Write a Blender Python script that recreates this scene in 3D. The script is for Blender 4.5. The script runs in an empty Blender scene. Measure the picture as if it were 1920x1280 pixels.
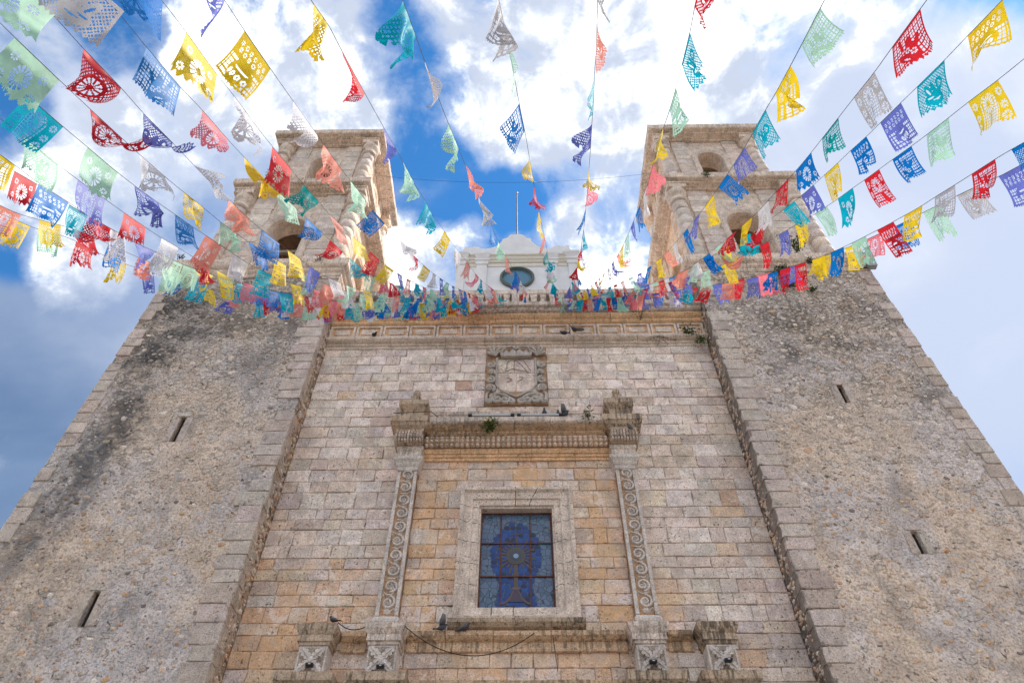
import bpy, math, random
import numpy as np
from mathutils import Matrix, Vector

SC = bpy.context.scene
COL = SC.collection
rad = math.radians

# ------------------------------------------------------------------ camera
PITCH, YAW, ROLL = rad(49.068), rad(1.178), rad(0.300)
CAM = np.array([0.18, 0.0, 1.6]); FPX = 1280.0
def _axes():
    cp, sp = math.cos(PITCH), math.sin(PITCH)
    cy, sy = math.cos(YAW), math.sin(YAW)
    Y = np.array([[cy, -sy, 0], [sy, cy, 0], [0, 0, 1.0]])
    F, U, R = Y @ np.array([0, cp, sp]), Y @ np.array([0, -sp, cp]), Y @ np.array([1.0, 0, 0])
    c, s = math.cos(ROLL), math.sin(ROLL)
    return F, -R * s + U * c, R * c + U * s
CF, CU, CR = _axes()
def ray(px, py):                     # direction through a point of the 1920 x 1280 photograph
    return CF + (px - 960) / FPX * CR - (py - 640) / FPX * CU
def at(px, py, Y):                   # point of the vertical plane y = Y
    r = ray(px, py); p = CAM + r * (Y / r[1]); return p
def at_depth(px, py, d):
    return CAM + ray(px, py) * d
cam_d = bpy.data.cameras.new('camera'); cam = bpy.data.objects.new('camera', cam_d); COL.objects.link(cam)
cam.matrix_world = Matrix(((CR[0], CU[0], -CF[0], CAM[0]), (CR[1], CU[1], -CF[1], CAM[1]), (CR[2], CU[2], -CF[2], CAM[2]), (0, 0, 0, 1)))
cam_d.sensor_width = 36; cam_d.lens = 24; cam_d.clip_end = 5000; cam_d.clip_start = 0.05
SC.camera = cam
SC.cycles.use_adaptive_sampling = True; SC.cycles.adaptive_threshold = 0.03; SC.cycles.max_bounces = 5; SC.cycles.diffuse_bounces = 4; SC.cycles.glossy_bounces = 2; SC.cycles.transmission_bounces = 2

# ------------------------------------------------------------------ sun and sky
SUN = ray(1860, 130); SUN = SUN / np.linalg.norm(SUN)
SUN_EL = math.asin(SUN[2]); SUN_AZ = math.atan2(SUN[0], SUN[1])
sun_d = bpy.data.lights.new('sun', 'SUN'); sun = bpy.data.objects.new('sun', sun_d); COL.objects.link(sun)
sun_d.energy = 2.8; sun_d.angle = rad(3.0); sun_d.color = (1.0, 0.93, 0.82)
sun.rotation_euler = Vector(-SUN).to_track_quat('-Z', 'Y').to_euler()
SC.view_settings.view_transform = 'Standard'; SC.view_settings.look = 'None'
SC.view_settings.exposure = 1.15; SC.view_settings.gamma = 1.0
SC.view_settings.use_curve_mapping = False

class NT:                            # small helper for node trees
    def __init__(s, tree): s.t = tree; tree.nodes.clear()
    def n(s, typ, **kw):
        nd = s.t.nodes.new(typ)
        for k, v in kw.items(): setattr(nd, k, v)
        return nd
    def link(s, a, b): s.t.links.new(a, b)
    def _in(s, sock, v):
        if hasattr(v, 'is_output'): s.link(v, sock)
        elif v is not None: sock.default_value = v
    def math(s, op, a, b=None, c=None, clamp=False):
        nd = s.n('ShaderNodeMath', operation=op, use_clamp=clamp)
        s._in(nd.inputs[0], a)
        if b is not None: s._in(nd.inputs[1], b)
        if c is not None: s._in(nd.inputs[2], c)
        return nd.outputs[0]
    def vmath(s, op, a, b=None):
        nd = s.n('ShaderNodeVectorMath', operation=op)
        s._in(nd.inputs[0], a)
        if b is not None: s._in(nd.inputs[1], b)
        return nd
    def smooth(s, v, lo, hi, a=0.0, b=1.0):
        nd = s.n('ShaderNodeMapRange', interpolation_type='SMOOTHSTEP')
        s._in(nd.inputs['Value'], v); nd.inputs['From Min'].default_value = lo; nd.inputs['From Max'].default_value = hi
        nd.inputs['To Min'].default_value = a; nd.inputs['To Max'].default_value = b
        return nd.outputs[0]
    def mix(s, f, a, b, mode='MIX'):
        nd = s.n('ShaderNodeMix', data_type='RGBA', blend_type=mode)
        s._in(nd.inputs[0], f)
        for k, v in ((6, a), (7, b)):
            if isinstance(v, tuple): v = (*v[:3], 1.0)
            s._in(nd.inputs[k], v)
        return nd.outputs[2]
    def noise(s, vec, scale, detail=4.0, rough=0.55, dist=0.0):
        nd = s.n('ShaderNodeTexNoise'); s._in(nd.inputs['Vector'], vec)
        nd.inputs['Scale'].default_value = scale; nd.inputs['Detail'].default_value = detail
        nd.inputs['Roughness'].default_value = rough; nd.inputs['Distortion'].default_value = dist
        return nd.outputs['Fac']
    def voro(s, vec, scale, feature='F1', rnd=1.0):
        nd = s.n('ShaderNodeTexVoronoi', feature=feature); s._in(nd.inputs['Vector'], vec)
        nd.inputs['Scale'].default_value = scale; nd.inputs['Randomness'].default_value = rnd
        return nd
    def mapping(s, vec, scale=(1, 1, 1), loc=(0, 0, 0)):
        nd = s.n('ShaderNodeMapping'); s._in(nd.inputs['Vector'], vec)
        nd.inputs['Scale'].default_value = scale; nd.inputs['Location'].default_value = loc
        return nd.outputs[0]

W = bpy.data.worlds.new('World'); SC.world = W; W.use_nodes = True
def build_world():
    T = NT(W.node_tree)
    d = T.n('ShaderNodeTexCoord').outputs['Generated']
    sky = T.n('ShaderNodeTexSky', sky_type='NISHITA')
    sky.sun_disc = False; sky.sun_elevation = SUN_EL; sky.sun_rotation = SUN_AZ
    sky.air_density = 1.0; sky.dust_density = 0.15; sky.ozone_density = 2.5
    E = 1.0 / (0.1 * 2 ** 0.8)          # scale of the cloud colours below
    def K(r, g, b): return (r * E, g * E, b * E)
    # cloud banks: (px, py, radius in px, weight) as directions at infinity
    def field(banks):
        cov = None
        for px, py, r, w in banks:
            a = ray(px, py); a = a / np.linalg.norm(a)
            b = ray(px + r, py) / np.linalg.norm(ray(px + r, py)); c = ray(px, py + r) / np.linalg.norm(ray(px, py + r))
            cr = min((a @ b + a @ c) / 2, .99999)
            dp = T.vmath('DOT_PRODUCT', d, tuple(a)).outputs['Value']
            k = T.smooth(dp, cr, cr + (1 - cr) * .95, 0.0, w)
            cov = k if cov is None else T.math('ADD', cov, k)
        return cov
    cum = field([(560, 60, 260, .95), (470, 150, 180, .45), (650, 200, 120, .75), (1000, 110, 240, .9), (1110, 250, 230, .75), (930, 260, 90, .5), (800, 500, 150, 1.0), (1110, 480, 180, .7), (1350, 110, 300, .85), (1600, 60, 180, .5), (1480, 190, 110, .5), (1680, 210, 110, .4),
                 (150, 505, 120, 1.2), (60, 90, 130, .25), (230, 60, 120, -.5), (30, 230, 120, -.5), (60, 760, 420, -1.0), (1760, 620, 480, -1.1),
                 (760, 150, 150, -1.15), (730, 20, 80, -.7), (810, 340, 110, -.9), (975, 365, 90, -.8), (1165, 400, 90, -.6), (1075, 335, 60, -.5), (1590, 195, 90, -1.0), (1490, 285, 90, -.9), (1100, 55, 60, -.6), (1010, 120, 60, -.6)])
    vl = field([(1720, 420, 520, 1.6), (1880, 800, 420, 1.6), (1350, 130, 420, .9), (60, 740, 430, 1.6), (330, 360, 300, 1.1), (180, 250, 150, .5), (430, 190, 230, .6),
                (230, 40, 140, -.9), (20, 235, 120, -1.1), (50, 430, 150, -1.4), (300, 265, 90, -.7), (750, 170, 190, -1.2)])
    # extra cloud and veil added outside the view, to lift the fill light
    off_view = T.smooth(T.vmath('DOT_PRODUCT', d, tuple(CF)).outputs['Value'], .76, .52)
    cum = T.math('ADD', cum, T.math('MULTIPLY', off_view, .62)); vl = T.math('ADD', vl, T.math('MULTIPLY', off_view, .9))
    big = T.noise(d, 2.1, 2, .5)
    fbm = T.math('SUBTRACT', T.noise(d, 4.6, 9, .60, .25), .5)
    det = T.math('SUBTRACT', T.noise(d, 15.0, 7, .62, .4), .5)
    soft = T.math('SUBTRACT', T.noise(d, 3.1, 5, .5, .6), .5)
    base = T.math('MULTIPLY', T.math('SUBTRACT', big, .46), 1.2)
    tex = T.math('ADD', T.math('MULTIPLY', fbm, 5.0), T.math('MULTIPLY', det, 1.5))
    m = T.math('ADD', T.math('ADD', T.math('MINIMUM', cum, .95), tex), base)
    wisp = T.smooth(m, -.45, .50, 0, .45)
    thick = T.smooth(m, .22, .86)
    mv = T.math('ADD', T.math('ADD', vl, T.math('MULTIPLY', soft, 2.2)), T.math('ADD', base, T.math('MULTIPLY', tex, .28)))
    veil = T.smooth(mv, .05, 1.20, 0, .94)
    sd = T.vmath('DOT_PRODUCT', d, tuple(SUN)).outputs['Value']
    near = T.smooth(sd, .62, 1.0)
    shade = T.smooth(T.math('ADD', T.math('MULTIPLY', T.noise(T.mapping(d, (1, 1, 1), (.05, -.02, .04)), 6.0, 8, .6, .4), 1.0), T.math('MULTIPLY', det, .55)), .40, .68)
    z = T.n('ShaderNodeSeparateXYZ'); T.link(d, z.inputs[0])
    low = T.math('MULTIPLY', T.math('MULTIPLY', T.smooth(z.outputs[2], .80, .50), T.smooth(sd, .93, .60)), T.smooth(z.outputs[2], .05, .40, .35, 1.0))
    vsh = T.smooth(T.math('ADD', soft, T.math('MULTIPLY', tex, .05)), -.14, .14)
    vcol = T.mix(vsh, K(.36, .45, .64), K(.62, .67, .79))
    vcol = T.mix(T.math('MULTIPLY', near, .5), vcol, K(.72, .74, .82))
    vcol = T.mix(low, vcol, T.mix(vsh, K(.10, .17, .31), K(.19, .27, .42)))
    lit = T.mix(shade, K(.50, .56, .69), K(1.60, 1.62, 1.60))
    lit = T.mix(T.math('MULTIPLY', T.smooth(m, .9, 2.3), .55), lit, K(1.75, 1.75, 1.72))
    blue = T.mix(1.0, sky.outputs[0], (.27, .71, .98), 'MULTIPLY')
    col = T.mix(veil, blue, vcol)
    col = T.mix(wisp, col, K(.70, .75, .85))
    col = T.mix(thick, col, lit)
    bg = T.n('ShaderNodeBackground'); T.link(col, bg.inputs[0]); bg.inputs[1].default_value = 0.1
    out = T.n('ShaderNodeOutputWorld'); T.link(bg.outputs[0], out.inputs[0])
    W.cycles.sampling_method = 'MANUAL'; W.cycles.sample_map_resolution = 512
build_world()

# ------------------------------------------------------------------ mesh helpers
class MB:
    def __init__(s): s.v = []; s.f = []; s.c = []; s.n = 0
    def add(s, v, f, col=None):
        v = np.asarray(v, float)
        for q in f: s.f.append(tuple(i + s.n for i in q))
        s.v.append(v); s.n += len(v)
        s.c.append(np.tile(np.array(col if col is not None else (1, 1, 1, 1), float), (len(v), 1)))
    def box(s, x0, x1, y0, y1, z0, z1, col=None):
        s.add([(x0, y0, z0), (x1, y0, z0), (x1, y1, z0), (x0, y1, z0), (x0, y0, z1), (x1, y0, z1), (x1, y1, z1), (x0, y1, z1)],
              [(0, 3, 2, 1), (4, 5, 6, 7), (0, 1, 5, 4), (1, 2, 6, 5), (2, 3, 7, 6), (3, 0, 4, 7)], col)
    def tube(s, pts, r, seg=6, flat=None, col=None):      # flat: squash towards the wall (y)
        pts = np.asarray(pts, float); n = len(pts); r = np.broadcast_to(np.asarray(r, float), (n,))
        t = np.gradient(pts, axis=0); t /= np.linalg.norm(t, axis=1)[:, None] + 1e-9
        up = np.array([0, 1.0, 0]) if abs(t[0][1]) < .9 else np.array([1.0, 0, 0])
        V = []
        for i in range(n):
            a = np.cross(t[i], up); a /= np.linalg.norm(a) + 1e-9; b = np.cross(t[i], a)
            up = -b if np.dot(-b, up) > 0 else b
            a = np.cross(t[i], up); a /= np.linalg.norm(a) + 1e-9
            for k in range(seg):
                w = 2 * math.pi * k / seg
                o = a * math.cos(w) * r[i] + up * math.sin(w) * r[i]
                if flat: o = o * np.array([1, flat, 1])
                V.append(pts[i] + o)
        F = [(i * seg + k, i * seg + (k + 1) % seg, (i + 1) * seg + (k + 1) % seg, (i + 1) * seg + k) for i in range(n - 1) for k in range(seg)]
        F += [tuple(range(seg - 1, -1, -1)), tuple((n - 1) * seg + k for k in range(seg))]
        s.add(V, F, col)
    def lathe(s, prof, c, seg=20, axis='z', col=None, caps=True):    # prof: (radius, height)
        V = []; n = len(prof)
        for r, h in prof:
            for k in range(seg):
                w = 2 * math.pi * k / seg
                if axis == 'z': V.append((c[0] + r * math.cos(w), c[1] + r * math.sin(w), c[2] + h))
                else: V.append((c[0] + r * math.cos(w), c[1] + h, c[2] - r * math.sin(w)))
        F = [(i * seg + k, i * seg + (k + 1) % seg, (i + 1) * seg + (k + 1) % seg, (i + 1) * seg + k) for i in range(n - 1) for k in range(seg)]
        if caps: F += [tuple(range(seg - 1, -1, -1)), tuple((n - 1) * seg + k for k in range(seg))]
        s.add(V, F, col)
    def stack(s, x0, x1, yf, yb, prof, col=None):         # rectangles lofted along z; offset on front, left and right
        V = []
        for o, z in prof: V += [(x0 - o, yf - o, z), (x1 + o, yf - o, z), (x1 + o, yb, z), (x0 - o, yb, z)]
        n = len(prof); F = [(i * 4 + k, i * 4 + (k + 1) % 4, (i + 1) * 4 + (k + 1) % 4, (i + 1) * 4 + k) for i in range(n - 1) for k in range(4)]
        F += [(3, 2, 1, 0), tuple((n - 1) * 4 + k for k in range(4))]
        s.add(V, F, col)
    def run(s, x0, x1, yw, prof, col=None):               # straight moulding along x; prof (out, z) closed on the wall side
        n = len(prof); V = [(x0, yw - o, z) for o, z in prof] + [(x1, yw - o, z) for o, z in prof]
        F = [(i, (i + 1) % n, n + (i + 1) % n, n + i) for i in range(n)]
        F += [tuple(range(n - 1, -1, -1)), tuple(range(n, 2 * n))]
        s.add(V, F, col)
    def prism(s, poly, y0, y1, col=None):                 # poly in (x, z), front at y0
        n = len(poly); V = [(x, y0, z) for x, z in poly] + [(x, y1, z) for x, z in poly]
        F = [tuple(range(n)), tuple(range(2 * n - 1, n - 1, -1))] + [((i + 1) % n, i, n + i, n + (i + 1) % n) for i in range(n)]
        s.add(V, F, col)
    def mesh(s, name, smooth=False, colors=False):
        me = bpy.data.meshes.new(name)
        V = np.concatenate(s.v) if s.v else np.zeros((0, 3))
        me.from_pydata(V.tolist(), [], s.f)
        if colors:
            ca = me.color_attributes.new('Col', 'FLOAT_COLOR', 'POINT')
            ca.data.foreach_set('color', np.concatenate(s.c).astype(np.float32).ravel())
        if smooth: me.polygons.foreach_set('use_smooth', [True] * len(me.polygons))
        me.update(); return me
    def build(s, name, mat, parent=None, smooth=False, colors=False, xf=None):
        if xf is not None: s.v = [v @ xf[:3, :3].T + xf[:3, 3] for v in s.v]
        me = s.mesh(name, smooth, colors); me.materials.append(mat)
        bm_fix(me)
        return link(name, me, parent)
import bmesh
def bm_fix(me):
    bm = bmesh.new(); bm.from_mesh(me); bmesh.ops.recalc_face_normals(bm, faces=bm.faces); bm.to_mesh(me); bm.free()
def link(name, me, parent=None):
    o = bpy.data.objects.new(name, me); COL.objects.link(o)
    if parent is not None: o.parent = parent
    return o
def empty(name, loc=(0, 0, 0)):
    o = bpy.data.objects.new(name, None); COL.objects.link(o); o.location = loc; o.empty_display_size = .3
    return o
def tag(o, label, cat=None, group=None, kind=None):
    if label: o['label'] = label
    if cat: o['category'] = cat
    if group: o['group'] = group
    if kind: o['kind'] = kind
    return o
def stuff(o): o['kind'] = 'stuff'; return o
def structure(o): o['kind'] = 'structure'; return o

# ------------------------------------------------------------------ materials
def new_mat(name):
    m = bpy.data.materials.new(name); m.use_nodes = True
    return m, NT(m.node_tree)
def finish(T, col, rough=.85, bump=None, bstr=.4, bdist=.02, spec=.25):
    b = T.n('ShaderNodeBsdfPrincipled'); T._in(b.inputs['Base Color'], col if not isinstance(col, tuple) else (*col, 1))
    T._in(b.inputs['Roughness'], rough); b.inputs['Specular IOR Level'].default_value = spec
    if bump is not None:
        bp = T.n('ShaderNodeBump'); bp.inputs['Strength'].default_value = bstr; bp.inputs['Distance'].default_value = bdist
        T.link(bump, bp.inputs['Height']); T.link(bp.outputs[0], b.inputs['Normal'])
    o = T.n('ShaderNodeOutputMaterial'); T.link(b.outputs[0], o.inputs[0]); return b
def stone_mat(name, source, pits=.6, warm=.25, stain=.2, streak=0.0, tint=(1.33, 1.27, 1.27), scale=1.0, patch=0.0, zones=()):
    """weathered limestone; source: 'object' (object colour), 'vertex' (Col) or a colour"""
    m, T = new_mat(name)
    pos = T.n('ShaderNodeNewGeometry').outputs['Position']
    if source == 'object': base = T.n('ShaderNodeObjectInfo').outputs['Color']
    elif source == 'vertex':
        a = T.n('ShaderNodeAttribute'); a.attribute_name = 'Col'; base = a.outputs['Color']
    else:
        r = T.n('ShaderNodeRGB'); r.outputs[0].default_value = (*source, 1); base = r.outputs[0]
    mott = T.noise(pos, 3.1 * scale, 6, .62, .3)
    fine = T.noise(pos, 26 * scale, 5, .65)
    c = T.mix(T.smooth(mott, .3, .7), T.mix(1.0, base, (.82, .81, .81), 'MULTIPLY'), T.mix(1.0, base, (1.16, 1.15, 1.14), 'MULTIPLY'))
    wn = T.noise(pos, 1.7 * scale, 5, .6, .6)
    c = T.mix(T.math('MULTIPLY', T.smooth(wn, .56, .70), warm), c, (.50, .27, .11))
    gn = T.noise(T.mapping(pos, (1, 1, 1), (7, 3, 5)), 1.15 * scale, 6, .62, .4)
    c = T.mix(T.math('MULTIPLY', T.smooth(gn, .55, .66), stain), c, (.17, .16, .15))
    c = T.mix(T.smooth(fine, .36, .58), T.mix(1.0, c, (.70, .675, .65), 'MULTIPLY'), c)
    grit = T.noise(pos, 48 * scale, 4, .7)
    c = T.mix(T.smooth(grit, .38, .60), T.mix(1.0, c, (.80, .78, .76), 'MULTIPLY'), T.mix(1.0, c, (1.08, 1.08, 1.08), 'MULTIPLY'))
    h = T.math('ADD', T.math('MULTIPLY', fine, .6), mott)
    if pits:
        pn = T.noise(pos, 15 * scale, 3, .5, .2); zone = T.noise(T.mapping(pos, (1, 1, 1), (2, 9, 4)), 1.6 * scale, 3)
        pm = T.math('MULTIPLY', T.smooth(pn, .395, .325), T.smooth(zone, .42, .60, .35, 1.0))
        c = T.mix(T.math('MULTIPLY', pm, pits), c, (.105, .058, .03))
        h = T.math('SUBTRACT', h, T.math('MULTIPLY', pm, .9))
    if streak:
        sn = T.noise(T.mapping(pos, (12, 12, .9)), 1.0, 5, .62, .2); sb = T.noise(pos, .55, 3)
        f = T.math('MULTIPLY', T.smooth(T.math('ADD', sn, T.math('MULTIPLY', T.math('SUBTRACT', sb, .5), .5)), .47, .66), streak)
        c = T.mix(f, c, (.075, .062, .045))
    if zones:
        zn = T.noise(T.mapping(pos, (1, 1, 1), (5, 5, 2)), 1.5, 7, .64, .5)
        for (zx, zz, rx, rz, w) in zones:
            dv = T.vmath('MULTIPLY', T.vmath('SUBTRACT', pos, (zx, 0, zz)).outputs[0], (1 / rx, 0, 1 / rz))
            dd = T.vmath('LENGTH', dv.outputs[0]).outputs['Value']
            ff = T.math('MULTIPLY', T.smooth(T.math('ADD', T.math('SUBTRACT', 1.0, dd), T.math('MULTIPLY', T.math('SUBTRACT', zn, .5), 3.0)), .1, .9), w)
            c = T.mix(ff, c, (.60, .37, .175))
    if patch:
        rn = T.noise(T.mapping(pos, (1, 1, 1), (11, 2, 6)), 2.3, 4, .55, .8)
        c = T.mix(T.math('MULTIPLY', T.smooth(rn, .595, .61), patch), c, (.44, .36, .30))
        c = T.mix(T.math('MULTIPLY', T.smooth(rn, .375, .36), patch * .8), c, (.72, .67, .63))
    if tint != (1, 1, 1): c = T.mix(1.0, c, tint, 'MULTIPLY')
    finish(T, c, .88, h, .85, .03)
    return m
ZONES = [(-2.35, 12.0, .75, 3.0, .48), (2.3, 12.0, .75, 3.0, .48), (0, 14.25, 3.0, .6, .42), (-5.7, 9.2, 1.2, 2.2, .5), (3.8, 10.3, .6, 1.4, .36), (0, 8.8, 3.2, .7, .38), (-4.0, 10.2, .6, 1.2, .25)]
BLOCK = stone_mat('ashlar_limestone', 'object', .85, .24, .22, patch=.5, zones=ZONES)
BLOCKV = stone_mat('ashlar_limestone_courses', 'vertex', .85, .24, .22, patch=.5, zones=ZONES)
QUOIN = stone_mat('quoin_limestone', 'object', .5, .12, .30, patch=.3, tint=(1.19, 1.14, 1.15))
LEDGE = stone_mat('ledge_limestone', (.58, .43, .29), .6, .5, .25, .62)
CAP = stone_mat('belfry_cornice_stone', (.70, .60, .50), .5, .35, .3, .45)
LEDGE_GREY = stone_mat('grey_ledge_limestone', (.64, .57, .50), .5, .22, .25, .50)
STAINED = stone_mat('blackened_ledge_stone', (.48, .39, .29), .5, .3, .4, .85)
OCHRE = stone_mat('ochre_moulding_stone', (.68, .46, .27), .6, .5, .12, .20)
CARVED = stone_mat('carved_grey_stone', (.60, .565, .52), .15, .06, .20, .10)
CARVED_GREY = stone_mat('carved_dark_grey_stone', (.47, .45, .41), .15, .05, .25, .15)
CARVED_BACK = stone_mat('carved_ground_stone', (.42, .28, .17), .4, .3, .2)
CARVED_SHADE = stone_mat('carved_shaded_ground', (.34, .30, .255), .3, .1, .2)
FRAME = stone_mat('window_frame_stone', (.64, .565, .485), .6, .16, .20, .12)
BELFRY = stone_mat('belfry_limestone', 'object', .4, .16, .24, .06, patch=.25)
BELFRYV = stone_mat('belfry_limestone_plain', (.68, .60, .51), .55, .20, .45, .15, patch=.4)
LIT_SIDE = stone_mat('belfry_lit_side_stone', (.78, .61, .44), .4, .32, .12, .08)  # belfry stone with the bright peach light of the sides put into its colour
STONE = stone_mat('field_stone', 'object', .5, .10, .16)
STONEV = stone_mat('field_stone_small', 'vertex', .5, .10, .16)
def rubble_mat(name, base, stain, stains=(), dense=.5):
    m, T = new_mat(name)
    pos = T.n('ShaderNodeNewGeometry').outputs['Position']
    p2 = T.mapping(pos, (1, .6, 1.3))
    warp = T.n('ShaderNodeTexNoise'); T.link(pos, warp.inputs['Vector']); warp.inputs['Scale'].default_value = 3.0; warp.inputs['Detail'].default_value = 4
    wv = T.vmath('SCALE', T.vmath('SUBTRACT', warp.outputs['Color'], (.5, .5, .5)).outputs[0]); wv.inputs[3].default_value = .42
    p3 = T.vmath('ADD', p2, wv.outputs[0]).outputs[0]
    v = T.voro(p3, 4.6); e = T.voro(p3, 4.6, 'DISTANCE_TO_EDGE').outputs['Distance']
    v2 = T.voro(p3, 11.0); e2 = T.voro(p3, 11.0, 'DISTANCE_TO_EDGE').outputs['Distance']
    sx = T.n('ShaderNodeSeparateColor'); T.link(v.outputs['Color'], sx.inputs[0])
    sx2 = T.n('ShaderNodeSeparateColor'); T.link(v2.outputs['Color'], sx2.inputs[0])
    broad = T.noise(pos, .42, 4, .55, .5); mott = T.noise(pos, 1.3, 7, .66, .5); fine = T.noise(pos, 17, 7, .72)
    c = T.mix(T.smooth(broad, .40, .60), tuple(a * b for a, b in zip(base, (.98, .99, 1.03))), tuple(a * b for a, b in zip(base, (1.06, .97, .86))))
    c = T.mix(T.smooth(mott, .30, .70), T.mix(1.0, c, (.78, .77, .77), 'MULTIPLY'), T.mix(1.0, c, (1.20, 1.19, 1.17), 'MULTIPLY'))
    lime = T.noise(T.mapping(pos, (1, 1, 1), (4, 8, 1)), 1.9, 8, .70, .6)
    c = T.mix(T.smooth(lime, .55, .66, 0, .6), c, (.74, .68, .65))
    z = T.n('ShaderNodeSeparateXYZ'); T.link(pos, z.inputs[0])
    worn = T.smooth(T.math('ADD', T.math('MULTIPLY', z.outputs[2], .05), mott), 1.14 + (.5 - dense), 1.62 + (.5 - dense))
    isst = T.math('GREATER_THAN', sx.outputs[0], T.math('SUBTRACT', .90, T.math('MULTIPLY', worn, .60)))
    f = T.math('MULTIPLY', T.smooth(e, .03, .12), isst)
    c = T.mix(T.math('MULTIPLY', T.math('MULTIPLY', T.smooth(e, .06, .015), isst), T.math('ADD', .25, T.math('MULTIPLY', worn, .6))), c, (.12, .095, .075))
    sc = T.mix(sx.outputs[1], (.50, .37, .26), (.74, .66, .57))
    c = T.mix(T.math('MULTIPLY', f, .62), c, sc)
    is2 = T.math('GREATER_THAN', sx2.outputs[0], T.math('SUBTRACT', .86, T.math('MULTIPLY', worn, .6)))
    f2 = T.math('MULTIPLY', T.math('MULTIPLY', T.smooth(e2, .04, .13), is2), T.math('ADD', .25, T.math('MULTIPLY', worn, .75)))
    c = T.mix(T.math('MULTIPLY', T.math('MULTIPLY', T.smooth(e2, .06, .015), is2), T.math('MULTIPLY', worn, .45)), c, (.13, .10, .08))
    c = T.mix(T.math('MULTIPLY', f2, .42), c, T.mix(sx2.outputs[1], (.44, .31, .21), (.74, .67, .58)))
    c = T.mix(T.smooth(fine, .38, .56), T.mix(1.0, c, (.62, .59, .56), 'MULTIPLY'), T.mix(1.0, c, (1.05, 1.05, 1.05), 'MULTIPLY'))
    hole = T.math('MAXIMUM', T.smooth(T.noise(pos, 7.0, 5, .62, .6), .36, .30), T.math('MULTIPLY', T.smooth(T.noise(pos, 19.0, 3, .6, .3), .34, .29), .45))
    c = T.mix(T.math('MULTIPLY', hole, .75), c, (.10, .072, .05))
    sn = T.noise(pos, 2.6, 7, .68, .6)
    for (px, py, rx, rz, w) in stains:
        p = at(px, py, 15.19)
        dv = T.vmath('MULTIPLY', T.vmath('SUBTRACT', pos, tuple(p)).outputs[0], (1 / rx, 0, 1 / rz))
        dd = T.vmath('LENGTH', dv.outputs[0]).outputs['Value']
        ff = T.math('MULTIPLY', T.smooth(T.math('ADD', T.math('SUBTRACT', 1.0, dd), T.math('MULTIPLY', T.math('SUBTRACT', sn, .5), 2.6)), .0, .95), w)
        c = T.mix(T.math('MULTIPLY', ff, T.smooth(fine, .30, .55, .55, 1.0)), c, (.085, .083, .08))
    gs = T.noise(T.mapping(pos, (1, 1, .45), (3, 1, 8)), .8, 8, .68, .6)
    c = T.mix(T.math('MULTIPLY', T.smooth(gs, .50, .68), stain), c, (.17, .165, .155))
    band = T.noise(T.mapping(pos, (.12, .12, 2.2)), 1.0, 3, .55)
    c = T.mix(T.smooth(band, .42, .62, .0, .35), c, T.mix(1.0, c, (1.22, 1.22, 1.22), 'MULTIPLY'))
    h = T.math('ADD', T.math('ADD', T.math('MULTIPLY', f, .7), T.math('MULTIPLY', f2, .45)), T.math('MULTIPLY', fine, .9))
    h = T.math('SUBTRACT', T.math('ADD', h, T.math('MULTIPLY', mott, 1.4)), T.math('MULTIPLY', hole, 1.3))
    c = T.mix(1.0, c, (1.05, 1.065, 1.135), 'MULTIPLY')
    finish(T, c, .93, h, 1.0, .06, .15)
    return m
STAINS_L = [(335, 575, 2.0, 1.2, 1.0), (280, 660, 1.2, 1.5, 1.0), (222, 790, 1.1, 2.6, .92), (160, 890, 1.0, 1.9, .8), (360, 625, 1.1, .8, .65), (545, 610, .9, .9, .65), (60, 960, 1.4, 1.6, .6), (440, 605, 1.8, 1.1, .6), (480, 680, 1.0, 1.2, .4), (20, 1050, 1.2, 1.2, .5)]
RUBBLE_L = rubble_mat('rubble_wall_weathered', (.72, .62, .53), .50,
    STAINS_L, .5)
RUBBLE_R = rubble_mat('rubble_wall_pale', (.75, .64, .545), .28,
    [(1480, 600, 1.8, 1.3, .6), (1600, 580, 1.3, 1.0, .5), (1560, 640, 1.0, .7, .45), (1490, 665, .8, .8, .6), (1460, 690, .5, .6, .55), (1740, 735, .7, .8, .4), (1690, 930, .5, 1.0, .35), (1600, 650, 1.0, .5, .35), (1470, 525, .5, .6, .8)], .55)
RUBBLE_SIDE = rubble_mat('rubble_wall_side', (.60, .45, .31), .40, [], .8)
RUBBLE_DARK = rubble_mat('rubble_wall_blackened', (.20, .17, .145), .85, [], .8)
MORTAR = stone_mat('old_lime_mortar', (.40, .34, .285), .4, .2, .35)
def plain(name, col, rough=.6, spec=.3, metal=0.0, nz=0.0):
    m, T = new_mat(name)
    c = col
    if nz:
        pos = T.n('ShaderNodeNewGeometry').outputs['Position']; n = T.noise(pos, 9, 5, .6)
        c = T.mix(T.smooth(n, .3, .7), tuple(x * (1 - nz) for x in col), tuple(min(1, x * (1 + nz)) for x in col))
    b = finish(T, c, rough, spec=spec); b.inputs['Metallic'].default_value = metal
    return m
def whitewash():
    m, T = new_mat('whitewashed_plaster')
    pos = T.n('ShaderNodeNewGeometry').outputs['Position']
    n = T.noise(pos, 1.3, 6, .6, .3); s = T.noise(T.mapping(pos, (5, 5, .5)), 1.0, 4); f = T.noise(pos, 20, 4)
    c = T.mix(T.smooth(n, .3, .7), (.72, .72, .74), (.82, .82, .83))
    c = T.mix(T.smooth(s, .58, .74, 0, .25), c, (.50, .47, .42))
    finish(T, c, .8, T.math('ADD', n, T.math('MULTIPLY', f, .3)), .25, .015)
    return m
WHITE = whitewash()
WHITE_TRIM = plain('cream_limewash_trim', (.74, .70, .62), .8, nz=.06)
BLACKMET = plain('black_painted_metal', (.02, .02, .022), .45)
GREYMET = plain('grey_metal', (.30, .31, .33), .45, metal=.6)
CABLE = plain('black_cable', (.018, .017, .017), .6)
RUST = plain('rusty_bar', (.13, .055, .04), .75, nz=.3)
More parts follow.
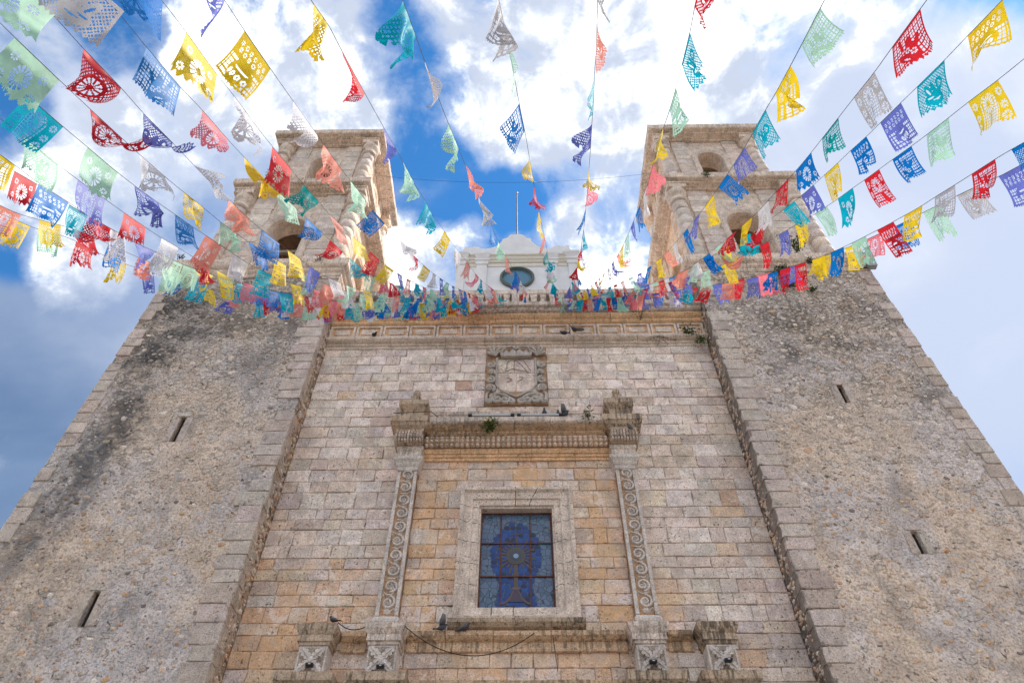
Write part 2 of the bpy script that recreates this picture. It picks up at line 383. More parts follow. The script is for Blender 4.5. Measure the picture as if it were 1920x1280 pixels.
WOOD = plain('weathered_beam', (.26, .22, .18), .85, nz=.25)
DARKIN = plain('dark_opening', (.035, .03, .026), .95)
TUBE = plain('frosted_tube', (.62, .64, .66), .35)
def glass_field():
    m, T = new_mat('pale_blue_leaded_glass')
    pos = T.n('ShaderNodeNewGeometry').outputs['Position']
    p = T.mapping(pos, (1, 0, 1.0))
    v = T.voro(p, 6.5, rnd=.75); e = T.voro(p, 6.5, 'DISTANCE_TO_EDGE', rnd=.75).outputs['Distance']
    sx = T.n('ShaderNodeSeparateColor'); T.link(v.outputs['Color'], sx.inputs[0])
    c = T.mix(sx.outputs[0], (.07, .115, .20), (.13, .19, .30)); c = T.mix(T.smooth(sx.outputs[1], .6, .95), c, (.09, .19, .28))
    c = T.mix(T.smooth(e, .045, .015), c, (.03, .03, .035))
    n = T.noise(pos, 12, 3)
    b = finish(T, c, .28, n, .1, .01, .5)
    return m
GLASS = glass_field()
def vcol_mat(name, rough=.35, spec=.5):
    m, T = new_mat(name); a = T.n('ShaderNodeAttribute'); a.attribute_name = 'Col'
    finish(T, a.outputs['Color'], rough, spec=spec); return m
GLASS_FIG = vcol_mat('stained_glass_pieces')
TEAL_GLASS = plain('teal_round_glass', (.05, .18, .30), .35, .5)
def flag_mat(name, col, tr):
    m, T = new_mat('flag_' + name)
    pos = T.n('ShaderNodeNewGeometry').outputs['Position']; n = T.noise(pos, 7, 4, .6)
    c = T.mix(T.smooth(n, .3, .7), tuple(x * .86 for x in col), tuple(min(1, x * 1.06) for x in col))
    d = T.n('ShaderNodeBsdfDiffuse'); T.link(c, d.inputs[0])
    t = T.n('ShaderNodeBsdfTranslucent'); T.link(c, t.inputs[0])
    mx = T.n('ShaderNodeMixShader'); mx.inputs[0].default_value = tr; T.link(d.outputs[0], mx.inputs[1]); T.link(t.outputs[0], mx.inputs[2])
    g = T.n('ShaderNodeBsdfGlossy'); g.inputs['Roughness'].default_value = .5; g.inputs[0].default_value = (1, 1, 1, 1)
    lw = T.n('ShaderNodeLayerWeight'); lw.inputs[0].default_value = .25
    m2 = T.n('ShaderNodeMixShader'); T.link(T.math('MULTIPLY', lw.outputs['Fresnel'], .02), m2.inputs[0])
    T.link(mx.outputs[0], m2.inputs[1]); T.link(g.outputs[0], m2.inputs[2])
    o = T.n('ShaderNodeOutputMaterial'); T.link(m2.outputs[0], o.inputs[0]); return m
FLAGS = {k: flag_mat(k, c, tr) for k, c, tr in [
    ('red', (.64, .025, .04), .42), ('blue', (.006, .19, .60), .36), ('teal', (.004, .40, .55), .40), ('green', (.003, .31, .32), .40), ('mint', (.42, .70, .55), .36),
    ('yellow', (.84, .60, .025), .40), ('purple', (.14, .17, .56), .40), ('salmon', (.85, .30, .23), .42), ('white', (.70, .69, .74), .34), ('pink', (.82, .20, .25), .50), ('grey', (.50, .48, .51), .32)]}
def leaf_mat(name, a, b):
    m, T = new_mat(name); r = T.n('ShaderNodeNewGeometry'); n = T.noise(r.outputs['Position'], 14, 3)
    c = T.mix(T.smooth(n, .35, .65), a, b)
    d = T.n('ShaderNodeBsdfDiffuse'); T.link(c, d.inputs[0]); t = T.n('ShaderNodeBsdfTranslucent'); T.link(c, t.inputs[0])
    mx = T.n('ShaderNodeMixShader'); mx.inputs[0].default_value = .35; T.link(d.outputs[0], mx.inputs[1]); T.link(t.outputs[0], mx.inputs[2])
    o = T.n('ShaderNodeOutputMaterial'); T.link(mx.outputs[0], o.inputs[0]); return m
LEAF = leaf_mat('weed_leaves', (.035, .075, .02), (.09, .15, .035))
MOSS = leaf_mat('dark_cushion_leaves', (.03, .035, .02), (.07, .085, .03))
TWIG = plain('dry_twig', (.12, .085, .06), .85)
YFLOWER = plain('yellow_petals', (.75, .5, .03), .7)

# ------------------------------------------------------------------ structure
rng = random.Random(7); nrg = np.random.default_rng(7)
WM = {}
def mlink(name, me, parent, M):                   # linked mesh placed by world matrix M under parent
    o = bpy.data.objects.new(name, me); COL.objects.link(o)
    if parent is not None:
        o.parent = parent
        if parent.type == 'EMPTY': o.matrix_parent_inverse = Matrix.Translation(-Vector(parent.location))
    o.matrix_basis = M
    return o
_link0 = link
def link(name, me, parent=None):
    return mlink(name, me, parent, Matrix.Identity(4))
def rotz(k): return np.array(Matrix.Rotation(k, 4, 'Z'))
def trans(x, y, z=0): return np.array(Matrix.Translation((x, y, z)))

def wob(a, b):                                     # smooth pseudo noise for uneven walls
    return (np.sin(a * 2.1 + b * 1.3) + np.sin(a * 4.7 - b * 3.1 + 1.7) * .6 + np.sin(a * 9.3 + b * 7.7 + .4) * .4 + np.sin(a * 15.1 - b * 13.7) * .3) / 2.3

# block templates: unit face in x,z; front at y=0, depth in metres
def block_template(i, r):
    P = []
    for sx, sz in ((-.5, -.5), (0, -.5), (.5, -.5), (.5, 0), (.5, .5), (0, .5), (-.5, .5), (-.5, 0)):
        j = .032 if sx * sz else .022
        P.append((sx + r.uniform(-j, j), sz + r.uniform(-j, j)))
    V = [(x, .10, z) for x, z in P] + [(x, .010 + r.uniform(0, .006), z) for x, z in P]
    V += [(x * (.93 + r.uniform(-.03, .03)), r.uniform(-.004, .004), z * (.90 + r.uniform(-.04, .04))) for x, z in P] + [(0, r.uniform(-.006, .004), 0)]
    F = []
    for k in range(8):
        n = (k + 1) % 8; F += [(k, n, 8 + n, 8 + k), (8 + k, 8 + n, 16 + n, 16 + k), (16 + k, 16 + n, 24)]
    m = MB(); m.add(V, F); return m
BT = [block_template(i, random.Random(50 + i)) for i in range(10)]
BT_V = [np.concatenate(m.v) for m in BT]; BT_F = [m.f for m in BT]
def tmpl_meshes(mat, name='stone_block'):
    L = []
    for m in BT:
        me = m.mesh(name); bm_fix(me); me.materials.append(mat); L.append(me)
    return L
ME_BLOCK = tmpl_meshes(BLOCK); ME_QUOIN = tmpl_meshes(QUOIN, 'quoin'); ME_BEL = tmpl_meshes(BELFRY, 'pilaster_block')

def stone_template(r):                             # rounded field stone, front at -y
    n = 9; V = []; F = []
    a0 = r.uniform(0, 6)
    R = [(.5 * r.uniform(.62, 1.10)) for k in range(n)]
    ring = lambda s, y: [(math.cos(2 * math.pi * k / n + a0) * R[k] * s, y, math.sin(2 * math.pi * k / n + a0) * R[k] * s) for k in range(n)]
    V = ring(1, .5) + ring(.92, -.12) + ring(.6, -.36 + r.uniform(-.05, .05)) + [(r.uniform(-.1, .1), -.44, r.uniform(-.1, .1))]
    for k in range(n):
        q = (k + 1) % n; F += [(k, q, n + q, n + k), (n + k, n + q, 2 * n + q, 2 * n + k), (2 * n + k, 2 * n + q, 3 * n)]
    m = MB(); m.add(V, F); return m
ST = [stone_template(random.Random(90 + i)) for i in range(10)]
ST_V = [np.concatenate(m.v) for m in ST]; ST_F = [m.f for m in ST]
ME_STONE = []
for m_ in ST:
    me_ = m_.mesh('stone', smooth=True); bm_fix(me_); me_.materials.append(STONE); ME_STONE.append(me_)

def jit(c, r, a=.08):
    k = 1 + r.uniform(-a, a); return tuple(max(.02, min(.9, x * k * (1 + r.uniform(-.025, .025)))) for x in c)

# ground
g = MB(); g.box(-900, 900, -900, 900, -.5, 0)
m_, T_ = new_mat('plaza_paving')
p_ = T_.n('ShaderNodeNewGeometry').outputs['Position']
finish(T_, T_.mix(T_.smooth(T_.noise(p_, .6, 6), .3, .7), (.16, .145, .125), (.21, .19, .16)), .85)
structure(g.build('ground', m_))

YW = 16.0                                          # plane of the central wall
# ---------------------------------------------------------------- church facade between the towers
FA = tag(empty('church_facade', (0, YW, 0)), 'limestone church front with stained glass window between the two bell towers', 'church')
w = MB()
for x0, x1, z0, z1 in ((-6.9, -.99, 0, 21.2), (.99, 6.9, 0, 21.2), (-.99, .99, 0, 10.03), (-.99, .99, 12.97, 21.2)):
    w.box(x0, x1, YW + .035, YW + .9, z0, z1)
w.box(-6.9, 6.9, YW + .9, 30, 20.6, 21.15)         # roof behind the parapet
w.box(-6.9, 6.9, YW + 1.2, YW + 1.4, 0, 20.6)
core = w.build('core_wall', MORTAR, FA)
def ranges(z0, z1):
    ex = []
    zc = (z0 + z1) / 2
    if 9.66 < zc < 13.54: ex.append((-1.55, 1.55))
    if 16.86 < zc < 19.72: ex.append((-1.03, 1.03))
    if 9.3 < zc < 14.6: ex += [(-3.44, -2.88), (2.88, 3.44)]
    if 14.62 < zc < 16.2: ex.append((-3.5, 3.5))
    ex.sort(); out = []; a = -6.77
    for e0, e1 in ex:
        if e0 > a: out.append((a, e0))
        a = max(a, e1)
    if a < 6.77: out.append((a, 6.77))
    return out
def block_col(x, z, r):
    base = np.array((.58, .51, .445)); pale = np.array((.70, .64, .59)); lilac = np.array((.52, .475, .45)); cream = np.array((.64, .51, .37)); och = np.array((.70, .43, .215)); tan = np.array((.46, .37, .29))
    n = float(wob(np.array(x * .45 + 3), np.array(z * .5)))
    c = base * (1 + .06 * n)
    q = r.random()
    up = min(1, max(0, (z - 15.2) / 2))
    if q < .20 + .30 * up: c = pale * r.uniform(.92, 1.06)
    elif q < .40 + .25 * up: c = lilac
    elif q < .62: c = c * .5 + cream * .5
    elif q < .72: c = tan * .6 + c * .4
    o = 0.0
    if abs(x) < 2.9 and z < 14.7: o = .55 * min(1, max(0, (abs(x) - .9) / 1.0)) + .28
    if x < -4.2 and z < 11.4: o = .62
    elif abs(x) > 2.9 and z < 9.6: o = .25
    if abs(x) < 3.9 and abs(x) > 2.9 and z < 12: o = max(o, .35)
    o = o + .25 * n
    if r.random() < o: return jit(tuple(c * .5 + (och if r.random() < .55 else cream) * .5), r, .06)
    elif r.random() < .012: c = np.array((.40, .24, .15))
    return jit(tuple((c * .62 + np.array((.66, .585, .515)) * .38) * (1.06 + .12 * up)), r, .11)
rows = []; z = 7.1
while z < 19.7:
    h = rng.uniform(.30, .52) if z < 14 else rng.uniform(.37, .47)
    if z + h > 19.5: h = 19.74 - z
    rows.append((z, z + h)); z += h
for lvl in (9.66, 13.54, 16.86):                   # bed joints meet the carved pieces
    i = min(range(len(rows)), key=lambda k: abs(rows[k][0] - lvl)); d = lvl - rows[i][0]
    rows[i] = (lvl, rows[i][1]); rows[i - 1] = (rows[i - 1][0], lvl)
blocks = []
for z0, z1 in rows:
    for a, b in ranges(z0, z1):
        x = a
        while x < b - .01:
            wd = rng.choice((rng.uniform(.34, .6), rng.uniform(.5, .8), rng.uniform(.6, .95)))
            if b - (x + wd) < .30: wd = b - x
            if wd > 1.0: wd *= .5
            blocks.append((x, x + wd, z0, z1)); x += wd
def size_on_screen(bk):
    c = np.array([(bk[0] + bk[1]) / 2, YW, (bk[2] + bk[3]) / 2]) - CAM; d = c @ CF
    py = 640 - FPX * (c @ CU) / d
    return -1 if py > 1300 else (bk[1] - bk[0]) * (bk[3] - bk[2]) / d ** 2 * (YW / np.linalg.norm(c))
blocks.sort(key=size_on_screen, reverse=True)
rest = MB()
for i, (x0, x1, z0, z1) in enumerate(blocks):
    g1 = rng.uniform(.004, .011); cx, cz = (x0 + x1) / 2, (z0 + z1) / 2; yy = YW + rng.uniform(-.012, .014)
    c = block_col(cx, cz, rng); k = rng.randrange(10)
    sx = x1 - x0 - g1 * 2; sz = z1 - z0 - g1 * 2
    if i < 296:
        fl = rng.choice((1, -1))
        o = mlink('stone_block', ME_BLOCK[k], core, Matrix.Translation((cx, yy, cz)) @ Matrix.Rotation(rng.uniform(-.006, .006), 4, 'Y') @ Matrix.Diagonal((sx, 1, sz, 1)))
        o.color = (*c, 1)
    else:
        rest.add(BT_V[k] * np.array([sx, 1, sz]) + np.array([cx, yy, cz]), BT_F[k], (*c, 1))
stuff(rest.build('block_courses', BLOCKV, core, colors=True))

def moulding(name, x0, x1, yw, prof, mat, parent, lo=.9, hi=1.7, seed=1, gap=.006):
    """a run of moulded stones along x, each a piece of its own"""
    r = random.Random(seed); first = None; x = x0; objs = []
    while x < x1 - .01:
        w_ = r.uniform(lo, hi)
        if x1 - (x + w_) < lo * .6: w_ = x1 - x
        m = MB(); dy = r.uniform(-.012, .012); dz = r.uniform(-.008, .008)
        m.run(x + gap, x + w_ - gap, yw + dy, [(o, zz + dz) for o, zz in prof])
        if first is None:
            first = m.build(name, mat, parent); objs.append(first)
        else: objs.append(m.build(name + '_block', mat, first))
        x += w_
    return first
XI = 6.765
def closed(p, back=-.2): return [(back, p[0][1])] + p + [(back, p[-1][1])]
# string course below the frieze
moulding('string_course', -XI, XI, YW, closed([(.0, 19.66), (.05, 19.70), (.05, 19.79), (.10, 19.81), (.10, 19.90), (.20, 19.92), (.27, 19.97), (.29, 20.03), (.26, 20.10), (.18, 20.14)]), FRAME, FA, .9, 1.5, 3)
# frieze of sunk panels
fr = MB(); fr.box(-XI, XI, YW - .10, YW + .03, 20.10, 20.86); frieze = fr.build('frieze', OCHRE, FA)
npan = 14; pw = 2 * XI / npan
for i in range(npan):
    a = -XI + i * pw; m = MB(); f = .05
    x0, x1, z0, z1 = a + .02, a + pw - .02, 20.17, 20.79
    for (bx0, bx1, bz0, bz1) in ((x0, x1, z0, z0 + .07), (x0, x1, z1 - .07, z1), (x0, x0 + .08, z0 + .07, z1 - .07), (x1 - .08, x1, z0 + .07, z1 - .07)):
        m.box(bx0, bx1, YW - .165, YW - .09, bz0, bz1)
    m.stack(x0 + .19, x1 - .19, YW - .13, YW - .05, [(0, z0 + .19), (0, z1 - .17)])
    m.build('panel', FRAME, frieze)
# main cornice and parapet
moulding('cornice', -XI, XI, YW, closed([(.14, 20.82), (.20, 20.85), (.24, 20.89), (.24, 20.97), (.33, 21.04), (.38, 21.12), (.38, 21.18), (.30, 21.22)]), OCHRE, FA, 1.0, 1.9, 5)
moulding('coping', -XI, XI, YW, closed([(.30, 21.22), (.44, 21.25), (.50, 21.29), (.50, 21.36), (.62, 21.39), (.64, 21.56), (.30, 21.60)]), LEDGE_GREY, FA, 1.3, 2.2, 8)
bal = MB(); bal.run(-XI, XI, YW - .10, closed([(.12, 22.50), (.17, 22.54), (.17, 22.78), (.05, 22.84)], -.22))
balus = bal.build('balustrade', LEDGE_GREY, FA)
pm = MB(); pm.stack(-.085, .085, -.10, .10, [(.03, 0), (.03, .06), (0, .10), (.035, .30), (.0, .48), (.03, .54), (.03, .66)]); pme = pm.mesh('baluster'); bm_fix(pme); pme.materials.append(LEDGE_GREY)
for i in range(39):
    x = -6.6 + i * .347
    if abs(x) < .12: continue
    mlink('baluster', pme, balus, Matrix.Translation((x + rng.uniform(-.02, .02), YW - .12, 21.59)) @ Matrix.Rotation(rng.uniform(-.12, .12), 4, 'Z') @ Matrix.Diagonal((rng.uniform(.85, 1.15), 1, 1.40, 1)))
for x in (-.02, -4.6, 4.9):
    m = MB(); m.stack(x - .14, x + .14, YW - .30, YW + .08, [(.0, 21.59), (.0, 22.95), (.04, 22.98), (.04, 23.06), (-.05, 23.1)]); m.build('parapet_pier', LEDGE_GREY, balus)

# ---------------------------------------------------------------- window
WI = MB()
def frame_ring(mb, xo, zo0, zo1, xi, zi0, zi1, yo, yi):      # one mitred ring of a moulded frame
    o = [(-xo, yo, zo0), (xo, yo, zo0), (xo, yo, zo1), (-xo, yo, zo1)]; i = [(-xi, yi, zi0), (xi, yi, zi0), (xi, yi, zi1), (-xi, yi, zi1)]
    mb.add(o + i, [(k, (k + 1) % 4, 4 + (k + 1) % 4, 4 + k) for k in range(4)])
prev = None
for (x, z0, z1, y) in ((1.56, 9.64, 13.53, YW + .05), (1.56, 9.64, 13.53, YW - .20), (1.47, 9.72, 13.44, YW - .22), (1.42, 9.78, 13.38, YW - .14), (1.22, 9.90, 13.20, YW - .12), (1.20, 9.92, 13.18, YW - .07), (1.04, 10.0, 13.02, YW - .05), (1.03, 10.01, 13.01, YW + .01), (.985, 10.05, 12.96, YW + .02), (.985, 10.05, 12.96, YW + .45)):
    if prev: frame_ring(WI, prev[0], prev[1], prev[2], x, z0, z1, prev[3], y)
    prev = (x, z0, z1, y)
frame = WI.build('window_frame', FRAME, FA)
for zc in (10.6, 11.2, 11.85, 12.45, 12.95):                   # weathered joints of the jamb stones
    for s in (-1, 1):
        m = MB(); r = random.Random(int(zc * 10) + s)
        pts = [(s * (1.0 + .55 * k / 8), YW - .235 + .165 * (1 - min(1, abs(k - 6) / 5) if k < 6 else 1) * 0, zc + r.uniform(-.03, .03)) for k in range(9)]
        ys = np.interp([abs(p[0]) for p in pts], [1.0, 1.04, 1.2, 1.22, 1.42, 1.47, 1.56], [YW - .0, YW - .05, YW - .07, YW - .12, YW - .14, YW - .22, YW - .20])
        m.tube([(p[0], y, p[2]) for p, y in zip(pts, ys)], .007, 4); m.build('joint', DARKIN, frame)
for s, pts in ((0, [(-.02, 13.53), (-.02, 13.2), (-.03, 12.99)]), (1, [(.62, 13.5), (.52, 13.36), (.38, 13.1), (.36, 12.99)]), (2, [(-.62, 9.7), (-.62, 10.0)]), (3, [(-.08, 9.7), (-.08, 10.02)])):
    m = MB(); px = np.array(pts); zz = np.linspace(0, 1, 12); xs = np.interp(zz, np.linspace(0, 1, len(px)), px[:, 0]); zs = np.interp(zz, np.linspace(0, 1, len(px)), px[:, 1])
    ys = np.interp(zs, [9.64, 9.72, 9.78, 9.90, 9.92, 10.0, 10.05, 12.96, 13.02, 13.18, 13.20, 13.38, 13.44, 13.53], [YW - .2, YW - .22, YW - .14, YW - .12, YW - .07, YW - .05, YW + .0, YW + .0, YW - .05, YW - .07, YW - .12, YW - .14, YW - .22, YW - .2])
    m.tube(np.stack([xs, ys, zs], 1), .010, 4); m.build('crack', DARKIN, frame)
m = MB(); m.run(-1.66, 1.66, YW, closed([(.05, 9.42), (.18, 9.46), (.28, 9.54), (.30, 9.63), (.05, 9.66)])); m.build('window_sill', STAINED, frame)
YG = YW + .28
win = MB()
for x in (-.965, -.43, .37, .945):
    win.box(x - .018, x + .018, YG - .03, YG + .02, 10.05, 12.97)
sash = win.build('stained_glass_window', RUST, FA)
for zb in (11.02, 12.0, 12.945, 10.07):
    m = MB(); m.box(-.985, .985, YG - .042, YG - .012, zb - .016, zb + .016); m.build('glazing_bar', RUST, sash)
xs = (-.985, -.43, .37, .985); zs = (10.03, 11.02, 12.0, 12.98)
for i in range(3):
    for j in range(3):
        m = MB(); m.box(xs[i] + .002, xs[i + 1] - .002, YG, YG + .015, zs[j] + .002, zs[j + 1] - .002); m.build('pane', GLASS, sash)
# figure in the glass: scalloped blue cloud and a rayed monstrance
fg = MB(); r = random.Random(4); CX, CZ = -.02, 11.62
def disc(mb, x, z, rx, rz, y, col, n=14):
    V = [(x, y - .004, z)] + [(x + rx * math.cos(2 * math.pi * k / n), y, z + rz * math.sin(2 * math.pi * k / n)) for k in range(n)]
    mb.add(V, [(0, 1 + (k + 1) % n, 1 + k) for k in range(n)], (*col, 1))
def half(z):                                                  # half width of the cloud at height z
    return float(np.interp(z, [10.15, 10.3, 10.75, 11.0, 11.3, 11.75, 12.15, 12.4, 12.62], [.34, .44, .36, .42, .56, .60, .52, .34, .10]))
L_ = []
z = 10.18
while z < 12.62:
    hw = half(z); n = max(1, int(hw * 2 / .135))
    for k in range(n + 1):
        x = CX - hw + 2 * hw * k / n + (r.uniform(-.02, .02)); L_.append((x, z + r.uniform(-.02, .02), k in (0, n)))
    z += .115
for i, (x, zz, edge) in enumerate(L_):
    c = r.choice([(.003, .045, .22), (.003, .035, .18), (.005, .06, .28), (.004, .05, .21), (.006, .016, .06)])
    disc(fg, x, zz, .095 if edge else .085, .085, YG - .004 - .00004 * i, (.06, .075, .11)); disc(fg, x, zz, .083 if edge else .075, .075, YG - .0055 - .00004 * i, c)
yb = YG - .021
gold = (.10, .062, .05)
for k in range(22):
    a = 2 * math.pi * k / 22 + .1
    if abs(math.sin(a) + 1) < .03: continue
    L = .50 if k % 2 else .38
    ca, sa = math.cos(a), math.sin(a); px_, pz_ = -sa, ca
    fg.add([(CX + ca * .2 + px_ * .012, yb, CZ + sa * .2 + pz_ * .012), (CX + ca * .2 - px_ * .012, yb, CZ + sa * .2 - pz_ * .012), (CX + ca * L - px_ * .026, yb, CZ + sa * L - pz_ * .026), (CX + ca * (L + .05), yb, CZ + sa * (L + .05)), (CX + ca * L + px_ * .026, yb, CZ + sa * L + pz_ * .026)], [(0, 1, 2, 3, 4)], (*gold, 1))
for rr, c, dy in ((.25, (.10, .085, .05), .002), (.225, (.07, .06, .05), .004), (.15, (.03, .05, .10), .006), (.11, (.06, .05, .07), .008), (.07, (.22, .36, .46), .010)):
    disc(fg, CX, CZ, rr, rr, yb - dy, c, 24)
def flat(poly, col, dy=.002): fg.add([(x + CX, yb - dy, z_) for x, z_ in poly], [tuple(range(len(poly)))], (*col, 1))
flat([(-.05, 11.36), (.05, 11.36), (.045, 11.12), (.07, 11.1), (.07, 11.04), (.05, 11.0), (.06, 10.72), (-.06, 10.72), (-.05, 11.0), (-.07, 11.04), (-.07, 11.1), (-.045, 11.12)], gold)
flat([(-.10, 10.72), (.10, 10.72), (.10, 10.66), (-.10, 10.66)], (.14, .09, .07))
flat([(-.07, 10.66), (.07, 10.66), (.13, 10.45), (.20, 10.32), (-.20, 10.32), (-.13, 10.45)], (.06, .04, .07))
for s in (-1, 1):
    flat([(s * .05, 10.64), (s * .08, 10.64), (s * .17, 10.44), (s * .30, 10.31), (s * .40, 10.30), (s * .40, 10.25), (s * .28, 10.26), (s * .14, 10.40)], (.12, .07, .06), .004)
flat([(-.012, 12.38), (.012, 12.38), (.012, 12.0), (-.012, 12.0)], gold, .004); flat([(-.10, 12.29), (.10, 12.29), (.10, 12.265), (-.10, 12.265)], gold, .005)
fo = fg.build('glass_figure', GLASS_FIG, sash, colors=True); tag(fo, 'blue scalloped glass cloud with a rayed golden monstrance')
m = MB(); m.box(-1.2, 1.2, YW + .5, YW + .55, 9.9, 13.1); m.build('unlit_room_sheet', DARKIN, sash)  # thin dark sheet stands in for the unlit room behind the glass

# ---------------------------------------------------------------- window aedicule: pilasters, pedestals, entablature
def spiral(cx, cz, r0, turns, a0, dirn, y, n=26, r1=.15):
    t = np.linspace(0, 1, n); rr = r0 * (1 - t * (1 - r1)); a = a0 + dirn * t * turns * 2 * math.pi
    return np.stack([cx + rr * np.cos(a), np.full(n, y), cz + rr * np.sin(a)], 1)
def leaf_blob(mb, x, z, ang, L, wd, y, th=.03):
    n = 7; pts = []
    ca, sa = math.cos(ang), math.sin(ang)
    P = [(0, 0), (.25, .5), (.5, .38), (.62, .6), (1, 0), (.62, -.6), (.5, -.38), (.25, -.5)]
    V = [(x + (u * ca * L - v * sa * wd), y, z + (u * sa * L + v * ca * wd)) for u, v in P] + [(x + .5 * L * ca, y - th, z + .5 * L * sa)]
    mb.add(V, [(k, (k + 1) % 8, 8) for k in range(8)])
for s in (-1, 1):
    px = s * 3.16
    m = MB(); m.box(px - .275, px + .275, YW - .17, YW + .02, 9.72, 14.12)
    sh = m.build('pilaster', CARVED_BACK, FA)
    for q in (-1, 1):
        m = MB(); m.stack(px + q * .235 - .045, px + q * .235 + .045, YW - .21, YW - .15, [(0, 9.74), (0, 14.10)]); m.build('border', CARVED, sh)
    for k in range(10):
        zc = 10.08 + k * .435; d = 1 if (k % 2) else -1; y = YW - .175; m = MB()
        m.tube(spiral(px, zc, .172, 1.5, -d * math.pi / 2, d, y, 30, .22), np.linspace(.042, .028, 30), 6, 1.6)
        m.tube([(px + d * .10, y, zc - .20), (px - d * .06, y, zc - .225), (px - d * .17, y, zc - .14)], [.022, .026, .014], 6)
        for a in range(5): leaf_blob(m, px + .02 * d, zc - .01, a * 1.257 + .5 * d, .12, .075, y + .0, .07)
        leaf_blob(m, px + d * .13, zc + .19, d * .6 + (0 if d > 0 else math.pi), .11, .07, y + .002, .045); leaf_blob(m, px - d * .15, zc - .20, (math.pi if d > 0 else 0) + .5, .10, .06, y + .002, .04)
        m.build('vine_scroll', CARVED, sh)
    m = MB(); leaf_blob(m, px, 9.78, math.pi / 2, .16, .2, YW - .175, .04); m.build('shell_carving', CARVED, sh)
    # base, capital, dosseret
    m = MB(); m.stack(px - .275, px + .275, YW - .21, YW + .02, [(.08, 9.36), (.08, 9.50), (.03, 9.54), (.05, 9.58), (.05, 9.64), (.0, 9.72)]); m.build('pilaster_base', CARVED, sh)
    m = MB(); m.stack(px - .27, px + .27, YW - .21, YW + .02, [(.0, 14.12), (.03, 14.15), (.03, 14.24), (.06, 14.28), (.10, 14.38), (.16, 14.46), (.16, 14.56)]); m.build('capital', CARVED, sh)
    m = MB(); m.stack(px - .36, px + .36, YW - .33, YW + .02, [(.0, 14.56), (.0, 14.76), (.03, 14.80), (.03, 14.93)]); m.build('impost_block', LEDGE_GREY, sh)
# entablature between the piers
moulding('architrave', -2.80, 2.80, YW, closed([(.06, 14.60), (.06, 14.70), (.10, 14.71), (.10, 14.80), (.14, 14.81), (.17, 14.92), (.17, 14.96), (.1, 14.97)]), OCHRE, FA, .9, 1.4, 11)
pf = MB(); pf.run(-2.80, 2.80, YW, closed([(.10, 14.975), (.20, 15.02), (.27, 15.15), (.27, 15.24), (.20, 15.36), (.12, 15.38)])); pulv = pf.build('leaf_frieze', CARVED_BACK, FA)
def scales(mb, x0, x1, yw, out, z0, n, rows_, r, tipw=.44):
    for k in range(n):
        for j in range(rows_):
            x = x0 + (k + .5) * (x1 - x0) / n; zc = z0 + (j + .5) * .40 / rows_; dxx = (x1 - x0) / n
            bul = out + .06 * math.sin(math.pi * (zc - z0) / .40)
            hh = .40 / rows_ * .50
            V = []; q = 7
            for a in range(q):
                w_ = 2 * math.pi * a / q
                V.append((x + dxx * tipw * math.cos(w_), yw - bul + .03, zc + hh * math.sin(w_)))
            for a in range(q):
                w_ = 2 * math.pi * a / q
                V.append((x + dxx * tipw * .7 * math.cos(w_), yw - bul - .065, zc + hh * .7 * math.sin(w_) - .01))
            V.append((x, yw - bul - .085, zc - .02))
            F = [(a, (a + 1) % q, q + (a + 1) % q, q + a) for a in range(q)] + [(q + a, q + (a + 1) % q, 2 * q) for a in range(q)]
            mb.add(V, F)
m = MB(); scales(m, -2.78, 2.78, YW, .20, 14.98, 36, 3, rng); stuff(m.build('leaf_scales', CAP, pulv, smooth=True))
moulding('entablature_cornice', -2.72, 2.72, YW, closed([(.15, 15.385), (.18, 15.40), (.18, 15.45), (.27, 15.50), (.27, 15.56), (.40, 15.60), (.48, 15.645)]), LEDGE, FA, 1.0, 1.6, 13)
moulding('cornice_lip', -2.72, 2.72, YW, closed([(.50, 15.65), (.56, 15.66), (.60, 15.70), (.60, 15.86), (.45, 15.90)]), LEDGE_GREY, FA, 1.0, 1.6, 13)
moulding('blocking_course', -2.62, 2.62, YW, closed([(.30, 15.905), (.30, 16.18), (.34, 16.22), (.36, 16.32), (.2, 16.36)]), LEDGE_GREY, FA, .9, 1.5, 14)
for s in (-1, 1):
    px = s * 3.22
    m = MB(); m.stack(px - .36, px + .36, YW - .42, YW + .02, [(.0, 14.935), (.06, 15.0), (.09, 15.14), (.06, 15.30), (.0, 15.36), (.0, 15.38), (.06, 15.42), (.06, 15.50), (.16, 15.58), (.20, 15.66), (.24, 15.69), (.24, 15.90), (.1, 15.96)])
    pier = m.build('entablature_pier', STAINED, FA)
    m = MB(); scales(m, px - .40, px + .40, YW - .42, .075, 14.95, 9, 3, rng); m.tube([(px, YW - .58, 14.96), (px, YW - .60, 15.16), (px, YW - .58, 15.36)], .03, 6); stuff(m.build('leaf_scales', LEDGE_GREY, pier, smooth=True))
    m = MB(); m.stack(px - .36, px + .36, YW - .42, YW + .02, [(.02, 15.965), (.02, 16.10), (-.04, 16.14), (-.04, 16.34), (.04, 16.44), (.10, 16.52), (.10, 16.70), (0, 16.76)]); m.build('acroterion', STAINED, pier)
    m = MB(); m.stack(px - .15, px + .15, YW - .36, YW - .06, [(0, 16.765), (0, 17.02), (-.04, 17.06)])
    m.lathe([(.12, 17.0), (.07, 17.09), (.11, 17.15), (.13, 17.23), (.10, 17.32), (.04, 17.37)], (px, YW - .21, 0), 12); m.build('ball_finial', STAINED, pier)
